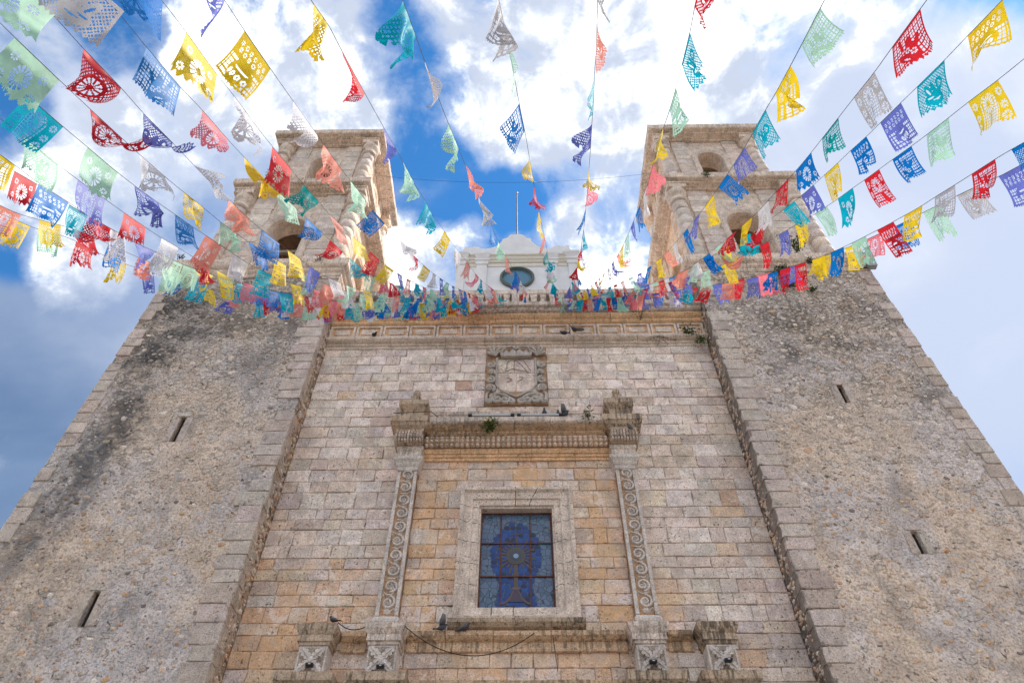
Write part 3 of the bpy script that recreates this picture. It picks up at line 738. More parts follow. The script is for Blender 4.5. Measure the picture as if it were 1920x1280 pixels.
# pedestals with leaf carving on a broken string course
def oak_leaf(mb, x, z, ang, L, wd, y):
    P = [(0, .05), (.12, .18), (.22, .42), (.36, .44), (.42, .26), (.5, .52), (.64, .5), (.68, .26), (.76, .36), (.88, .26), (1, 0)]
    P = P + [(u, -v) for u, v in P[-2::-1]]
    ca, sa = math.cos(ang), math.sin(ang)
    tf = lambda u, v, yy: (x + u * ca * L - v * sa * wd, yy, z + u * sa * L + v * ca * wd)
    n = len(P); V = [tf(u, v, y + .02) for u, v in P] + [tf(u * .96 + .02, v * .85, y - .065) for u, v in P]
    mb.add(V, [tuple(range(n, 2 * n))] + [(k, (k + 1) % n, n + (k + 1) % n, n + k) for k in range(n)])
    mb.tube([tf(.05, 0, y - .06), tf(.5, 0, y - .085), tf(.95, 0, y - .06)], [.018, .016, .006], 5)
for s in (-1, 1):
    for k, px in enumerate((3.06, 4.66)):
        px *= s; yf = YW - .52 if k == 0 else YW - .50
        m = MB(); m.stack(px - .33, px + .33, yf, YW + .02, [(.03, 8.16), (.0, 8.20), (.0, 8.86)])
        ped = m.build('pedestal', CARVED, FA)
        m = MB(); m.stack(px - .33, px + .33, yf, YW + .02, [(.0, 8.862), (.03, 8.88), (.03, 8.94), (.07, 8.96), (.06, 9.10), (.09, 9.14), (.14, 9.24), (.15, 9.34), (.02, 9.38)]); m.build('pedestal_cap', STAINED if k else LEDGE_GREY, ped)
        m = MB(); zc = 8.53; m.box(px - .29, px + .29, yf - .005, yf + .02, zc - .30, zc + .30); m.build('shaded_ground', CARVED_SHADE, ped); m = MB()  # darker plate: shade behind the leaves put into its colour
        for a in (45, 135, 225, 315): oak_leaf(m, px, zc, rad(a), .40, .22, yf - .008)
        m.lathe([(.085, .0), (.08, -.08), (.03, -.10)], (px, yf, zc), 12, 'y'); m.build('leaf_carving', CARVED, ped)
        m = MB(); m.stack(px - .40, px + .40, YW - .62, YW + .02, [(.0, 7.1), (.0, 7.72), (.06, 7.76), (.10, 7.84), (.16, 7.90), (.24, 7.96), (.26, 8.13), (.1, 8.158)]); m.build('lower_ressault', STAINED, ped)
moulding('sill_course', -2.60, 2.60, YW, closed([(.03, 8.90), (.07, 8.92), (.07, 8.98), (.05, 9.0), (.05, 9.14), (.13, 9.17), (.22, 9.24), (.24, 9.34), (.05, 9.38)]), LEDGE, FA, .8, 1.5, 21)
for s in (-1, 1):
    a, b = sorted((s * 3.56, s * 4.16)); moulding('sill_course', a, b, YW, closed([(.03, 8.90), (.07, 8.92), (.07, 8.98), (.05, 9.0), (.05, 9.14), (.13, 9.17), (.22, 9.24), (.24, 9.34), (.05, 9.38)]), LEDGE, FA, .4, .7, 22 + s)
moulding('lower_cornice', -2.36, 2.36, YW, closed([(.10, 7.5), (.14, 7.72), (.22, 7.80), (.30, 7.90), (.42, 7.98), (.44, 8.12), (.1, 8.2)]), LEDGE, FA, .9, 1.4, 25)

# ---------------------------------------------------------------- coat of arms
zs0, zs1 = 16.90, 19.68
m = MB(); m.box(-1.02, 1.02, YW - .05, YW + .02, zs0, zs1); sh = m.build('coat_of_arms', CARVED_BACK, FA); tag(sh, 'grey scroll-carved frame around a pale worn shield')
for (x0, x1, z0, z1) in ((-.66, -.01, 17.45, 18.33), (.01, .66, 17.45, 18.33), (-.66, -.08, 18.345, 19.02), (-.065, .66, 18.345, 19.02)):
    k = rng.randrange(10); o = mlink('stone_block', ME_BLOCK[k], sh, Matrix.Translation(((x0 + x1) / 2, YW - .075, (z0 + z1) / 2)) @ Matrix.Diagonal((x1 - x0, 1, z1 - z0, 1))); o.color = (*jit((.68, .60, .54), rng), 1)
m = MB(); y = YW - .10
m.tube([(-.66, y, 19.05), (-.66, y, 17.75), (-.45, y, 17.45), (-.15, y, 17.28), (0, y, 17.2), (.15, y, 17.28), (.45, y, 17.45), (.66, y, 17.75), (.66, y, 19.05)], .045, 6); m.build('shield_border', CARVED_GREY, sh)
m = MB()
for p in ([(-.36, 18.4), (-.3, 18.9), (-.05, 19.0), (.2, 18.7), (.4, 18.35)], [(-.1, 19.0), (.25, 18.95), (.42, 18.6), (.5, 18.4)], [(-.3, 17.9), (-.12, 18.0), (-.3, 18.1)], [(.05, 17.9), (.25, 18.1), (.1, 18.15)], [(-.36, 18.4), (-.1, 18.55), (.1, 18.45), (.45, 18.38)]):
    q = np.array(p); t = np.linspace(0, 1, 10); tt = np.linspace(0, 1, len(q)); m.tube(np.stack([np.interp(t, tt, q[:, 0]), np.full(10, YW - .088), np.interp(t, tt, q[:, 1])], 1), .016, 5)
m.build('worn_relief', MORTAR, sh)
y = YW - .10
def scroll(cx, cz, r0, turns, a0, dr, th=.06):
    m = MB(); m.tube(spiral(cx, cz, r0, turns, a0, dr, y, 28, .18), np.linspace(th, th * .7, 28), 6, 1.2); m.lathe([(th, 0), (th * .8, -.07), (.01, -.09)], (cx, y, cz), 8, 'y'); m.build('scroll', CARVED_GREY, sh)
for s in (-1, 1):
    for (cx, cz, r0, tn, a0, dr) in ((.86, 18.72, .15, 1.4, 2, 1), (.83, 18.35, .12, 1.3, 4, -1), (.86, 17.98, .15, 1.5, 1.5, 1), (.86, 17.6, .16, 1.4, 4.2, -1), (.78, 17.24, .11, 1.2, 2, 1), (.62, 17.10, .16, 1.5, .5, -1), (.36, 17.06, .14, 1.4, 3, 1), (.14, 17.02, .12, 1.3, 1, -1), (.90, 17.02, .10, 1.2, 2, 1)):
        scroll(s * cx, cz, r0, tn, a0 if s > 0 else math.pi - a0, dr * s)
    m = MB()
    for a, L in ((30, .42), (55, .46), (85, .40), (110, .30), (0, .34)):
        ang = rad(a) if s > 0 else math.pi - rad(a); cx, cz = s * .70, 19.16
        p = [(cx + math.cos(ang + .5 * t * s) * L * t, y - .03 - .05 * math.sin(3 * t), cz + math.sin(ang + .5 * t * s) * L * t) for t in np.linspace(0, 1, 8)]
        m.tube(p, np.linspace(.04, .055, 8), 6)
    m.build('corner_leaf', CARVED_GREY, sh)
    m = MB(); m.tube([(s * .95, y, 16.95), (s * .98, y, 17.3), (s * .9, y, 17.45)], [.06, .05, .03], 6); m.tube([(s * .70, y, 17.36), (s * .4, y - .03, 17.26), (s * .1, y, 17.08)], [.05, .06, .04], 6); m.build('acanthus_band', CARVED_GREY, sh)
m = MB(); m.prism([(-.52, 19.05), (.52, 19.05), (.56, 19.30), (.42, 19.26), (.36, 19.40), (.24, 19.27), (.12, 19.44), (0, 19.30), (-.12, 19.44), (-.24, 19.27), (-.36, 19.40), (-.42, 19.26), (-.56, 19.30)], y - .09, y + .05)
for s in (-1, 1): m.tube([(s * .54, y - .04, 19.28), (s * .40, y - .09, 19.52), (s * .15, y - .08, 19.58), (0, y - .05, 19.42)], [.045, .05, .05, .03], 6)
m.lathe([(.05, 19.42), (.06, 19.50), (.03, 19.56), (.03, 19.66)], (0, y - .05, 0), 8); m.tube([(-.52, y - .10, 19.08), (.52, y - .10, 19.08)], .035, 6); m.build('crown', CARVED_GREY, sh)

# ---------------------------------------------------------------- white gable behind the parapet
GB = tag(empty('nave_gable', (0, 19, 21.2)), 'white scrolled gable wall with round window behind the balustrade', 'gable')
YGB = 19.0
zo = lambda x, y: at(840 + x / 5.12, 350 + y / 5.12, YGB)
ol = [(55, 1000), (74, 770), (60, 735), (75, 682), (118, 640), (118, 618), (140, 612), (150, 580), (170, 570), (190, 588), (215, 582), (250, 574), (285, 578), (315, 594), (350, 597), (400, 590), (440, 576), (475, 552), (505, 528), (518, 500), (560, 490), (575, 472), (600, 460), (650, 455)]
lefts = [(zo(x, y)[0], zo(x, y)[2]) for x, y in ol]
cxg = zo(650, 455)[0]; poly = [(a - cxg, b) for a, b in lefts]; poly[0] = (poly[1][0], 21.0)
poly = poly + [(-a, b) for a, b in poly[-2::-1]]
m = MB(); m.prism(poly[::-1], YGB, YGB + .9); gw = m.build('gable_wall', WHITE, GB)
zl = lambda y: zo(650, y)[2]
hw = -poly[1][0]
for (za, zb, o) in ((zl(770), zl(745), .06), (zl(742), zl(728), .14), (zl(706), zl(688), .12), (zl(686), zl(672), .20)):
    m = MB(); m.run(-hw - .02, hw + .02, YGB, [(-.1, za), (o * .6, za), (o, (za + zb) / 2), (o, zb), (-.1, zb)]); m.build('gable_moulding', WHITE_TRIM, GB)
for s in (-1, 1):
    for a, b in ((.92, .60), ):
        x0, x1 = sorted((s * hw * .99, s * (hw - .42))); m = MB(); m.stack(x0, x1, YGB - .12, YGB + .05, [(0, 21.2), (0, zl(765)), (.06, zl(760)), (.06, zl(735)), (.14, zl(728)), (.14, zl(718)), (.02, zl(712)), (.12, zl(690)), (.2, zl(675)), (.2, zl(664)), (0, zl(655))]); m.build('gable_pilaster', WHITE, GB)
        x0, x1 = sorted((s * (hw - .98), s * (hw - 1.48))); m = MB(); m.stack(x0, x1, YGB - .10, YGB + .05, [(0, 21.2), (0, zl(765)), (.06, zl(760)), (.06, zl(735)), (.12, zl(728)), (.12, zl(718)), (.02, zl(712)), (.10, zl(690)), (.16, zl(675))]); m.build('gable_pilaster', WHITE, GB)
    x = s * (hw - .55); m = MB(); m.lathe([(.16, 0), (.20, .1), (.12, .2), (.17, .32), (.10, .46), (.02, .52)], (x, YGB + .3, zl(600)), 14); m.build('urn_finial', WHITE, GB)
wc = zo(658, 880); m = MB(); wx, wz = 0.02, wc[2]
m.lathe([(.72, .0), (.82, -.02), (.82, -.12), (.73, -.15), (.67, -.05), (.66, .05)], (wx, YGB, wz), 40, 'y', caps=False); rw = m.build('round_window', plain('dark_green_frame', (.10, .13, .13), .5), GB, smooth=False)
m = MB(); m.lathe([(.665, -.02), (.665, -.012)], (wx, YGB, wz), 40, 'y'); m.build('pane', TEAL_GLASS, rw)
m = MB(); m.lathe([(.63, -.022), (.58, -.05), (.57, -.022)], (wx, YGB, wz), 40, 'y', caps=False); m.build('inner_ring', plain('pale_teal_frame', (.16, .27, .28), .5), rw)
m = MB(); m.box(-hw, hw, YGB + .9, 34, 20.9, zl(690)); m.build('nave_vault', WHITE, GB)
FP = empty('flagpole', tuple(at(968, 438, 19.45)))
tag(FP, 'bare thin grey flagpole rising above the white gable', 'flagpole')
pt, pb = at(969, 363, 19.45), at(967, 445, 19.45)
m = MB(); m.tube([(pt[0], 19.45, pb[2] - .6), (pt[0], 19.45, pt[2])], [.042, .03], 8); m.build('pole', plain('dull_grey_pole', (.16, .16, .17), .6), FP)
m = MB(); m.lathe([(.02, 0), (.07, .04), (.07, .09), (.02, .13)], (pt[0], 19.45, pt[2]), 8); m.build('truck', GREYMET, FP)

# ---------------------------------------------------------------- bell towers
TC, TY, TH = 10.115, 18.525, 3.335
CREAM = [(.66, .60, .53), (.63, .57, .51), (.70, .64, .57), (.60, .55, .50), (.66, .57, .475)]
FS = [(.66, .57, .48), (.62, .54, .46), (.71, .64, .56), (.57, .48, .39), (.65, .59, .52)]
STP = {(q_[0], q_[1]): at(q_[0], q_[1], 15.19) for q_ in STAINS_L}
FO = [(.60, .40, .24), (.66, .50, .34), (.54, .37, .24), (.64, .53, .41)]
def grid_wall(mb, x0, x1, z0, z1, yf, step=.32):
    nx = max(1, int((x1 - x0) / step)); nz = max(1, int((z1 - z0) / step))
    X, Z = np.meshgrid(np.linspace(x0, x1, nx + 1), np.linspace(z0, z1, nz + 1))
    Y = yf + wob(X, Z) * .022
    V = np.stack([X.ravel(), Y.ravel(), Z.ravel()], 1)
    F = [(j * (nx + 1) + i, j * (nx + 1) + i + 1, (j + 1) * (nx + 1) + i + 1, (j + 1) * (nx + 1) + i) for j in range(nz) for i in range(nx)]
    mb.add(V, F)
def ring_cornice(name, h, prof, xf, mat, parent, nb, seed, end='_block'):
    """moulded stones round a square; mitred corners"""
    r = random.Random(seed)
    cuts = [-h] + sorted(-h + 2 * h * (k + r.uniform(-.18, .18)) / nb for k in range(1, nb)) + [h]
    for i in range(nb):
        x0, x1 = cuts[i], cuts[i + 1]; m = MB(); n = len(prof); dz = r.uniform(-.012, .012); dy = r.uniform(-.015, .015)
        L = [(x0 - (o if i == 0 else -.006), -h - o + dy, z + dz) for o, z in prof]; R = [(x1 + (o if i == nb - 1 else -.006), -h - o + dy, z + dz) for o, z in prof]
        L = [(max(x, -h - .9), y, z) for x, y, z in L]
        m.add(L + R, [(k, (k + 1) % n, n + (k + 1) % n, n + k) for k in range(n)] + [tuple(range(n - 1, -1, -1)), tuple(range(n, 2 * n))])
        m.build(name + end, mat, parent, xf=xf)
def arch_wall(mb, h, t, z0, z1, r, zs, zp):
    y0, y1 = -h, -h + t
    mb.box(-h, -r, y0, y1, z0, z1); mb.box(r, h, y0, y1, z0, z1); mb.box(-r, r, y0 + .02, y1, z0, zs)
    arc = [(-r * math.cos(math.pi * k / 14), zp + r * math.sin(math.pi * k / 14)) for k in range(15)]
    mb.prism(arc + [(r, z1), (-r, z1)], y0, y1)
def archivolt(r0, r1, y, th, zs, zp):
    m = MB(); n = 18; V = []
    path = [(-1, zs)] + [(-math.cos(math.pi * k / n), None, math.sin(math.pi * k / n)) for k in range(n + 1)] + [(1, zs)]
    pts = []
    for rr, yy in ((r0, y), (r0 + .02, y - th * .6), (r0 + (r1 - r0) * .45, y - th), (r1 - .04, y - th), (r1, y - th * .4), (r1, y)):
        ring = [(-rr, yy, zs)] + [(-rr * math.cos(math.pi * k / n), yy, zp + rr * math.sin(math.pi * k / n)) for k in range(n + 1)] + [(rr, yy, zs)]
        pts.append(ring)
    L = len(pts[0]); V = [p for ring in pts for p in ring]
    F = [(i * L + k, i * L + k + 1, (i + 1) * L + k + 1, (i + 1) * L + k) for i in range(5) for k in range(L - 1)]
    m.add(V, F); return m
def lapped(x, y, xf):
    v = xf @ np.array([x, y, 0, 1]); return v
def tower(sx, label, rub, slits, seed):
    r = random.Random(seed); cx = sx * TC
    TW = tag(empty('bell_tower', (cx, TY, 0)), label, 'bell tower')
    X0, X1 = cx - TH, cx + TH; YF = TY - TH
    # --- base: rubble wall with arrow slits
    m = MB(); sxm = sx * 10.10; hw = .085
    grid_wall(m, X0, sxm - hw, 0, 23.02, YF); grid_wall(m, sxm + hw, X1, 0, 23.02, YF)
    zc = 0
    for (a, b) in sorted(slits) + [(23.02, 23.02)]:
        grid_wall(m, sxm - hw, sxm + hw, zc, a, YF); zc = b
    for (a, b) in slits:
        d = .55
        m.add([(sxm - hw, YF - .01, a), (sxm + hw, YF - .01, a), (sxm + hw, YF - .01, b), (sxm - hw, YF - .01, b), (sxm - hw, YF + d, a), (sxm + hw, YF + d, a), (sxm + hw, YF + d, b), (sxm - hw, YF + d, b)],
              [(0, 1, 5, 4), (1, 2, 6, 5), (2, 3, 7, 6), (3, 0, 4, 7), (4, 5, 6, 7)])
    m.box(X0 + .03, X1 - .03, YF + .6, TY + TH, 0, 23.0)
    base = m.build('base_wall', rub, TW)
    for q_, (xa_, xb_) in ((-1, (X0 + .004, X0 + .04)), (1, (X1 - .04, X1 - .004))):
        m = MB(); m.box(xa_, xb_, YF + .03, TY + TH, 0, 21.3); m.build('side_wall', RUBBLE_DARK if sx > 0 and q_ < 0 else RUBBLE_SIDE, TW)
        m = MB(); m.box(xa_, xb_, YF + .03, TY + TH, 21.3, 23.01); m.build('upper_side_wall', RUBBLE_SIDE, TW)
    # quoins on both front corners
    z = 6.6; k = 0
    while z < 22.9:
        h = r.uniform(.36, .56); h = min(h, 23.0 - z)
        for cs in (-1, 1):
            if r.random() < (.06 if cs * sx < 0 else .22): continue
            wf = (.62 if (k + (cs > 0)) % 2 else .76) * r.uniform(.85, 1.2); ws = .5
            inner = (cs * sx) < 0
            if not inner: wf *= .70
            xe = X1 if cs > 0 else X0; pr = r.uniform(.006, .022)
            xc = xe - cs * (wf / 2) + cs * pr
            o = mlink('quoin', ME_QUOIN[r.randrange(10)], base, Matrix.Translation((xc, YF - .035 - r.uniform(0, .012), z + h / 2)) @ Matrix.Rotation(r.uniform(-.012, .012), 4, 'Y') @ Matrix.Diagonal((wf, 1, h - .02, 1)))
            o.color = (*jit(r.choice([(.58, .51, .45), (.55, .49, .435), (.60, .53, .47), (.53, .45, .385)]), r), 1)
            if inner:   # return face of the corner stone
                ws = r.uniform(.28, .62); R = Matrix.Rotation(rad(90 * cs), 4, 'Z')
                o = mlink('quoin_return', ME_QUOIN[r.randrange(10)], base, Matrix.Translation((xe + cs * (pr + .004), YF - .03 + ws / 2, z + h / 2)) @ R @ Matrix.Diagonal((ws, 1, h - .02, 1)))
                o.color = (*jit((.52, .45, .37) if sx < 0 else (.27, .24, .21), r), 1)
        z += h; k += 1
    # slit surrounds
    for (a, b) in slits:
        for s in (-1, 1):
            o = mlink('slit_jamb', ME_QUOIN[r.randrange(10)], base, Matrix.Translation((sxm + s * (hw + .11), YF - .022, (a + b) / 2)) @ Matrix.Diagonal((.21, 1, (b - a) * r.uniform(.96, 1.04), 1))); o.color = (*jit((.52, .46, .40), r), 1)
        o = mlink('slit_lintel', ME_QUOIN[r.randrange(10)], base, Matrix.Translation((sxm, YF - .03, b + .10)) @ Matrix.Diagonal((.40, 1, .16, 1))); o.color = (*jit((.58, .52, .46), r), 1)
        m = MB(); m.box(sxm - hw, sxm + hw, YF + .14, YF + .18, a + .002, b - .002); m.build('slit_shade', DARKIN, base)  # near-black sheet just inside the slit stands in for its deep shade
    # field stones of the rubble work
    stones = []; tries = 0; cell = {}
    xa, xb = X0 + .62, X1 - .62
    while len(stones) < 2300 and tries < 60000:
        tries += 1
        zz = 7.2 + 15.7 * r.random(); dens = np.clip((zz - 8) / 12, .16, 1.0)
        if r.random() > dens: continue
        x = r.uniform(xa, xb); s = r.choice((.07, .10, .12, .14, .17, .21, .26)) * (1.25 if zz > 14 else 1.0); s *= r.uniform(.8, 1.2)
        if any(abs(x - sxm) < .55 and a - .2 < zz < b + .4 for a, b in slits): continue
        key = (int(x / .3), int(zz / .3)); ok = True
        for i in (-1, 0, 1):
            for j in (-1, 0, 1):
                for (x2, z2, s2) in cell.get((key[0] + i, key[1] + j), ()):
                    if math.hypot(x - x2, (zz - z2) * 1.35) < (s + s2) * .5: ok = False
        if ok: cell.setdefault(key, []).append((x, zz, s)); stones.append((x, zz, s))
    stones.sort(key=lambda q: -q[2] / (q[1] + 12)); small = MB()
    for i, (x, zz, s) in enumerate(stones):
        k = r.randrange(10); asp = r.uniform(.62, .85); th = r.uniform(.07, .12)
        c = r.choice(FS) if (zz > 13.5 or r.random() < .45) else r.choice(FO)
        if r.random() < .07: c = r.choice(FO)
        if r.random() < .04: c = (.26, .22, .19)
        if sx < 0:
            for (qx, qy, rx, rz, w_) in STAINS_L:
                p_ = STP[(qx, qy)]; dd_ = math.hypot((x - p_[0]) / rx, (zz - p_[2]) / rz)
                if dd_ < 1.2 and r.random() < .75: c = tuple(v_ * (.50 + .35 * dd_ / 1.2) for v_ in c)
        c = jit(c, r, .12); yy = YF + float(wob(np.array(x), np.array(zz))) * .022 + th * r.uniform(.18, .36)
        if i < 290:
            o = mlink('stone', ME_STONE[k], base, Matrix.Translation((x, yy, zz)) @ Matrix.Rotation(r.uniform(-.35, .35), 4, 'Y') @ Matrix.Diagonal((s, th, s * asp, 1))); o.color = (*c, 1)
        else:
            a = r.uniform(-.4, .4); R = np.array([[math.cos(a), 0, math.sin(a)], [0, 1, 0], [-math.sin(a), 0, math.cos(a)]])
            small.add((ST_V[k] * np.array([s, th, s * asp])) @ R.T + np.array([x, yy, zz]), ST_F[k], (*c, 1))
    stuff(small.build('small_stones', STONEV, base, smooth=True, colors=True))
    # inner return of the base: stones along the shaded edge
    side = MB(); xi = X0 if sx > 0 else X1
    for _ in range(420):
        zz = r.uniform(7, 22.9); y = r.uniform(YF + .25, 16.0); s = r.uniform(.08, .22); k = r.randrange(10)
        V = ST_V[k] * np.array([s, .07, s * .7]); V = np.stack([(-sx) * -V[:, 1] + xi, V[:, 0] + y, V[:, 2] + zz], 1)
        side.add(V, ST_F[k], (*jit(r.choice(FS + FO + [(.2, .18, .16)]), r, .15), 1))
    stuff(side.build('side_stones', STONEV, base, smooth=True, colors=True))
    # --- cornices
    faces = [0, math.pi / 2 * -sx, math.pi / 2 * sx, math.pi]
    P1 = [(-.25, 23.0), (.03, 23.0), (.06, 23.06), (.06, 23.16), (.14, 23.26), (.16, 23.36), (.24, 23.42), (.29, 23.50), (.30, 23.84), (.1, 23.90), (-.25, 23.92)]
    P2 = [(-.55, 30.66), (-.30, 30.66), (-.26, 30.72), (.02, 30.76), (.05, 30.80), (.22, 30.84), (.26, 30.88), (.27, 31.24), (.1, 31.29), (-.55, 31.30)]
    P3 = [(-.60, 36.78), (-.34, 36.78), (-.30, 36.83), (.02, 36.88), (.05, 36.93), (.26, 36.97), (.30, 37.01), (.31, 37.38), (.1, 37.43), (-.60, 37.44)]
    for nm, h, P, mat, nb, zz in (('lower_cornice', TH, P1, CAP, 6, (22.98, 23.91)), ('middle_cornice', 3.0, P2, CAP, 6, (30.65, 31.29)), ('crown_cornice', 2.66, P3, CAP, 7, (36.77, 37.43))):
        m = MB(); ins = .1 if h > 3.1 else .45; m.box(cx - h + ins, cx + h - ins, TY - h + ins, TY + h - ins, zz[0] + .004, zz[1]); core_ = m.build(nm, MORTAR, TW)
        for fi, a in enumerate(faces): ring_cornice('cornice', h, P, trans(cx, TY) @ rotz(a), mat, core_, nb if fi < 2 else 3, seed + fi + int(h * 10))
    # --- belfry stages
    for st, (h, z0, z1, ar, zs_, zp, cr, cc, pa, pb) in enumerate(((2.56, 23.9, 30.655, .80, 24.75, 27.75, .35, 2.64, 1.16, 2.10), (2.18, 31.28, 36.775, .62, 32.15, 34.75, .31, 2.28, .98, 1.76))):
        for fi, a in enumerate(faces):
            xf = trans(cx, TY) @ rotz(a); vis = fi < 2
            m = MB(); arch_wall(m, h - (.004 if fi % 3 else 0), .75, z0, z1, ar, zs_, zp); wl = m.build('belfry_wall', BELFRYV if fi == 0 else LIT_SIDE, TW, xf=xf)
            av = archivolt(ar + .003, ar + .36, -h, .18, zs_, zp); av.build('arch_surround', FRAME if fi == 0 else LIT_SIDE, wl, xf=xf)
            m = MB(); m.box(-ar - .02, ar + .02, -h - .02, -h + .6, zs_ - .14, zs_ - .003); m.build('arch_sill', LEDGE_GREY, wl, xf=xf)
            if vis:
                m = MB(); zb_ = zp - (1.15 if st == 0 else .70); m.box(-ar - .05, ar + .05, -h + .38, -h + .52, zb_ - .09, zb_ + .09); m.build('beam', WOOD, wl, xf=xf)
                for s in (-1, 1):
                    z = z0 + .02; X = Matrix(xf.tolist())
                    while z < z1 - .05:
                        hh = r.uniform(.42, .66); hh = min(hh, z1 - .005 - z)
                        if z1 - (z + hh) < .2: hh = z1 - .005 - z
                        o = mlink('pilaster_block', ME_BEL[r.randrange(10)], wl, X @ Matrix.Translation((s * (pa + pb) / 2, -h - .085 + r.uniform(-.012, .012), z + hh / 2)) @ Matrix.Diagonal(((pb - pa) * r.uniform(.97, 1.03), 1, hh - .018, 1)))
                        cpal = r.choice(CREAM)
                        if fi == 1: cpal = (cpal[0] * 1.08, cpal[1] * .95, cpal[2] * .82)  # peach light put into the colour of the inner-face blocks too
                        o.color = (*jit(cpal, r, .10), 1); z += hh
                    # inner edge strip so that the pilaster has a body
                    m = MB(); m.box(*sorted((s * (pa + .03), s * (pb - .03))), -h - .07, -h + .02, z0 + .03, z1 - .012); m.build('pilaster_core', MORTAR, wl, xf=xf)
        for qx, qy in ((sx * -1, -1), (sx, -1), (sx * -1, 1), (sx, 1)):
            c = (cx + qx * cc, TY + qy * cc, 0)
            zt = z1 - .40; m = MB(); m.stack(c[0] - cr - .10, c[0] + cr + .10, c[1] - cr - .10, c[1] + cr + .10, [(0, zt + .003), (0, zt + .28), (.05, zt + .32), (.05, z1 + .004)]); imp = m
            m = MB()
            m.lathe([(cr, zt - 1.02), (cr + .07, zt - .98), (cr + .10, zt - .92), (cr + .07, zt - .86), (cr + .0, zt - .82), (cr - .01, zt - .46), (cr + .04, zt - .40), (cr + .11, zt - .28), (cr + .13, zt - .18), (cr + .11, zt - .10), (cr + .12, zt - .02), (cr + .12, zt)], c, 20)
            colm = m.build('column', BELFRYV if qy < 0 and st >= 0 else LIT_SIDE, TW, smooth=True); imp.build('impost', CAP, colm)
            z = z0 + .02; zend = zt - 1.025
            m = MB(); m.lathe([(cr + .10, z), (cr + .10, z + .12), (cr + .03, z + .20), (cr + .01, z + .24)], c, 20); m.build('column_base', LEDGE_GREY, colm)
            z += .245
            n = max(3, int(round((zend - z) / .62))); dh = (zend - z) / n
            for k in range(n):
                m = MB(); rr = cr * (1.0 - .03 * k / n) + r.uniform(-.006, .006); ox, oy = r.uniform(-.008, .008), r.uniform(-.008, .008)
                m.lathe([(rr - .02, 0), (rr, .018), (rr, dh - .03), (rr - .02, dh - .012)], (c[0] + ox, c[1] + oy, z), 18); o = m.build('drum', BELFRY, colm, smooth=False)
                for p_ in o.data.polygons: p_.use_smooth = len(p_.vertices) == 4
                o.color = (*jit(r.choice(CREAM), r, .10), 1); z += dh
        # dark room inside
        m = MB(); m.box(cx - .95, cx + .95, TY + .2, TY + .5, z0 + .02, z1 - .4); m.build('inner_pier', LIT_SIDE, TW)
    # worn stones left along the top
    for k in range(9):
        m = MB(); x = cx + r.uniform(-2.6, 2.6); w_ = r.uniform(.15, .5); m.box(x, x + w_, TY - 2.72, TY - 2.3, 37.40, 37.44 + r.uniform(.03, .12)); m.build('top_stone', LEDGE, TW)
    m = MB(); x = cx + (-1.2 if sx < 0 else 1.0); m.stack(x, x + .22, TY - 2.75, TY - 2.4, [(0, 37.40), (0, 37.66), (-.04, 37.72)]); m.build('stump', LEDGE_GREY, TW)
    return TW
tower(-1, 'left bell tower of stained rubble stone with black lichen streaks', RUBBLE_L, [(14.78, 15.76), (9.19, 10.07)], 31)
tower(1, 'right bell tower of paler rubble stone with green weeds on its ledges', RUBBLE_R, [(16.11, 16.87), (10.95, 11.60)], 57)

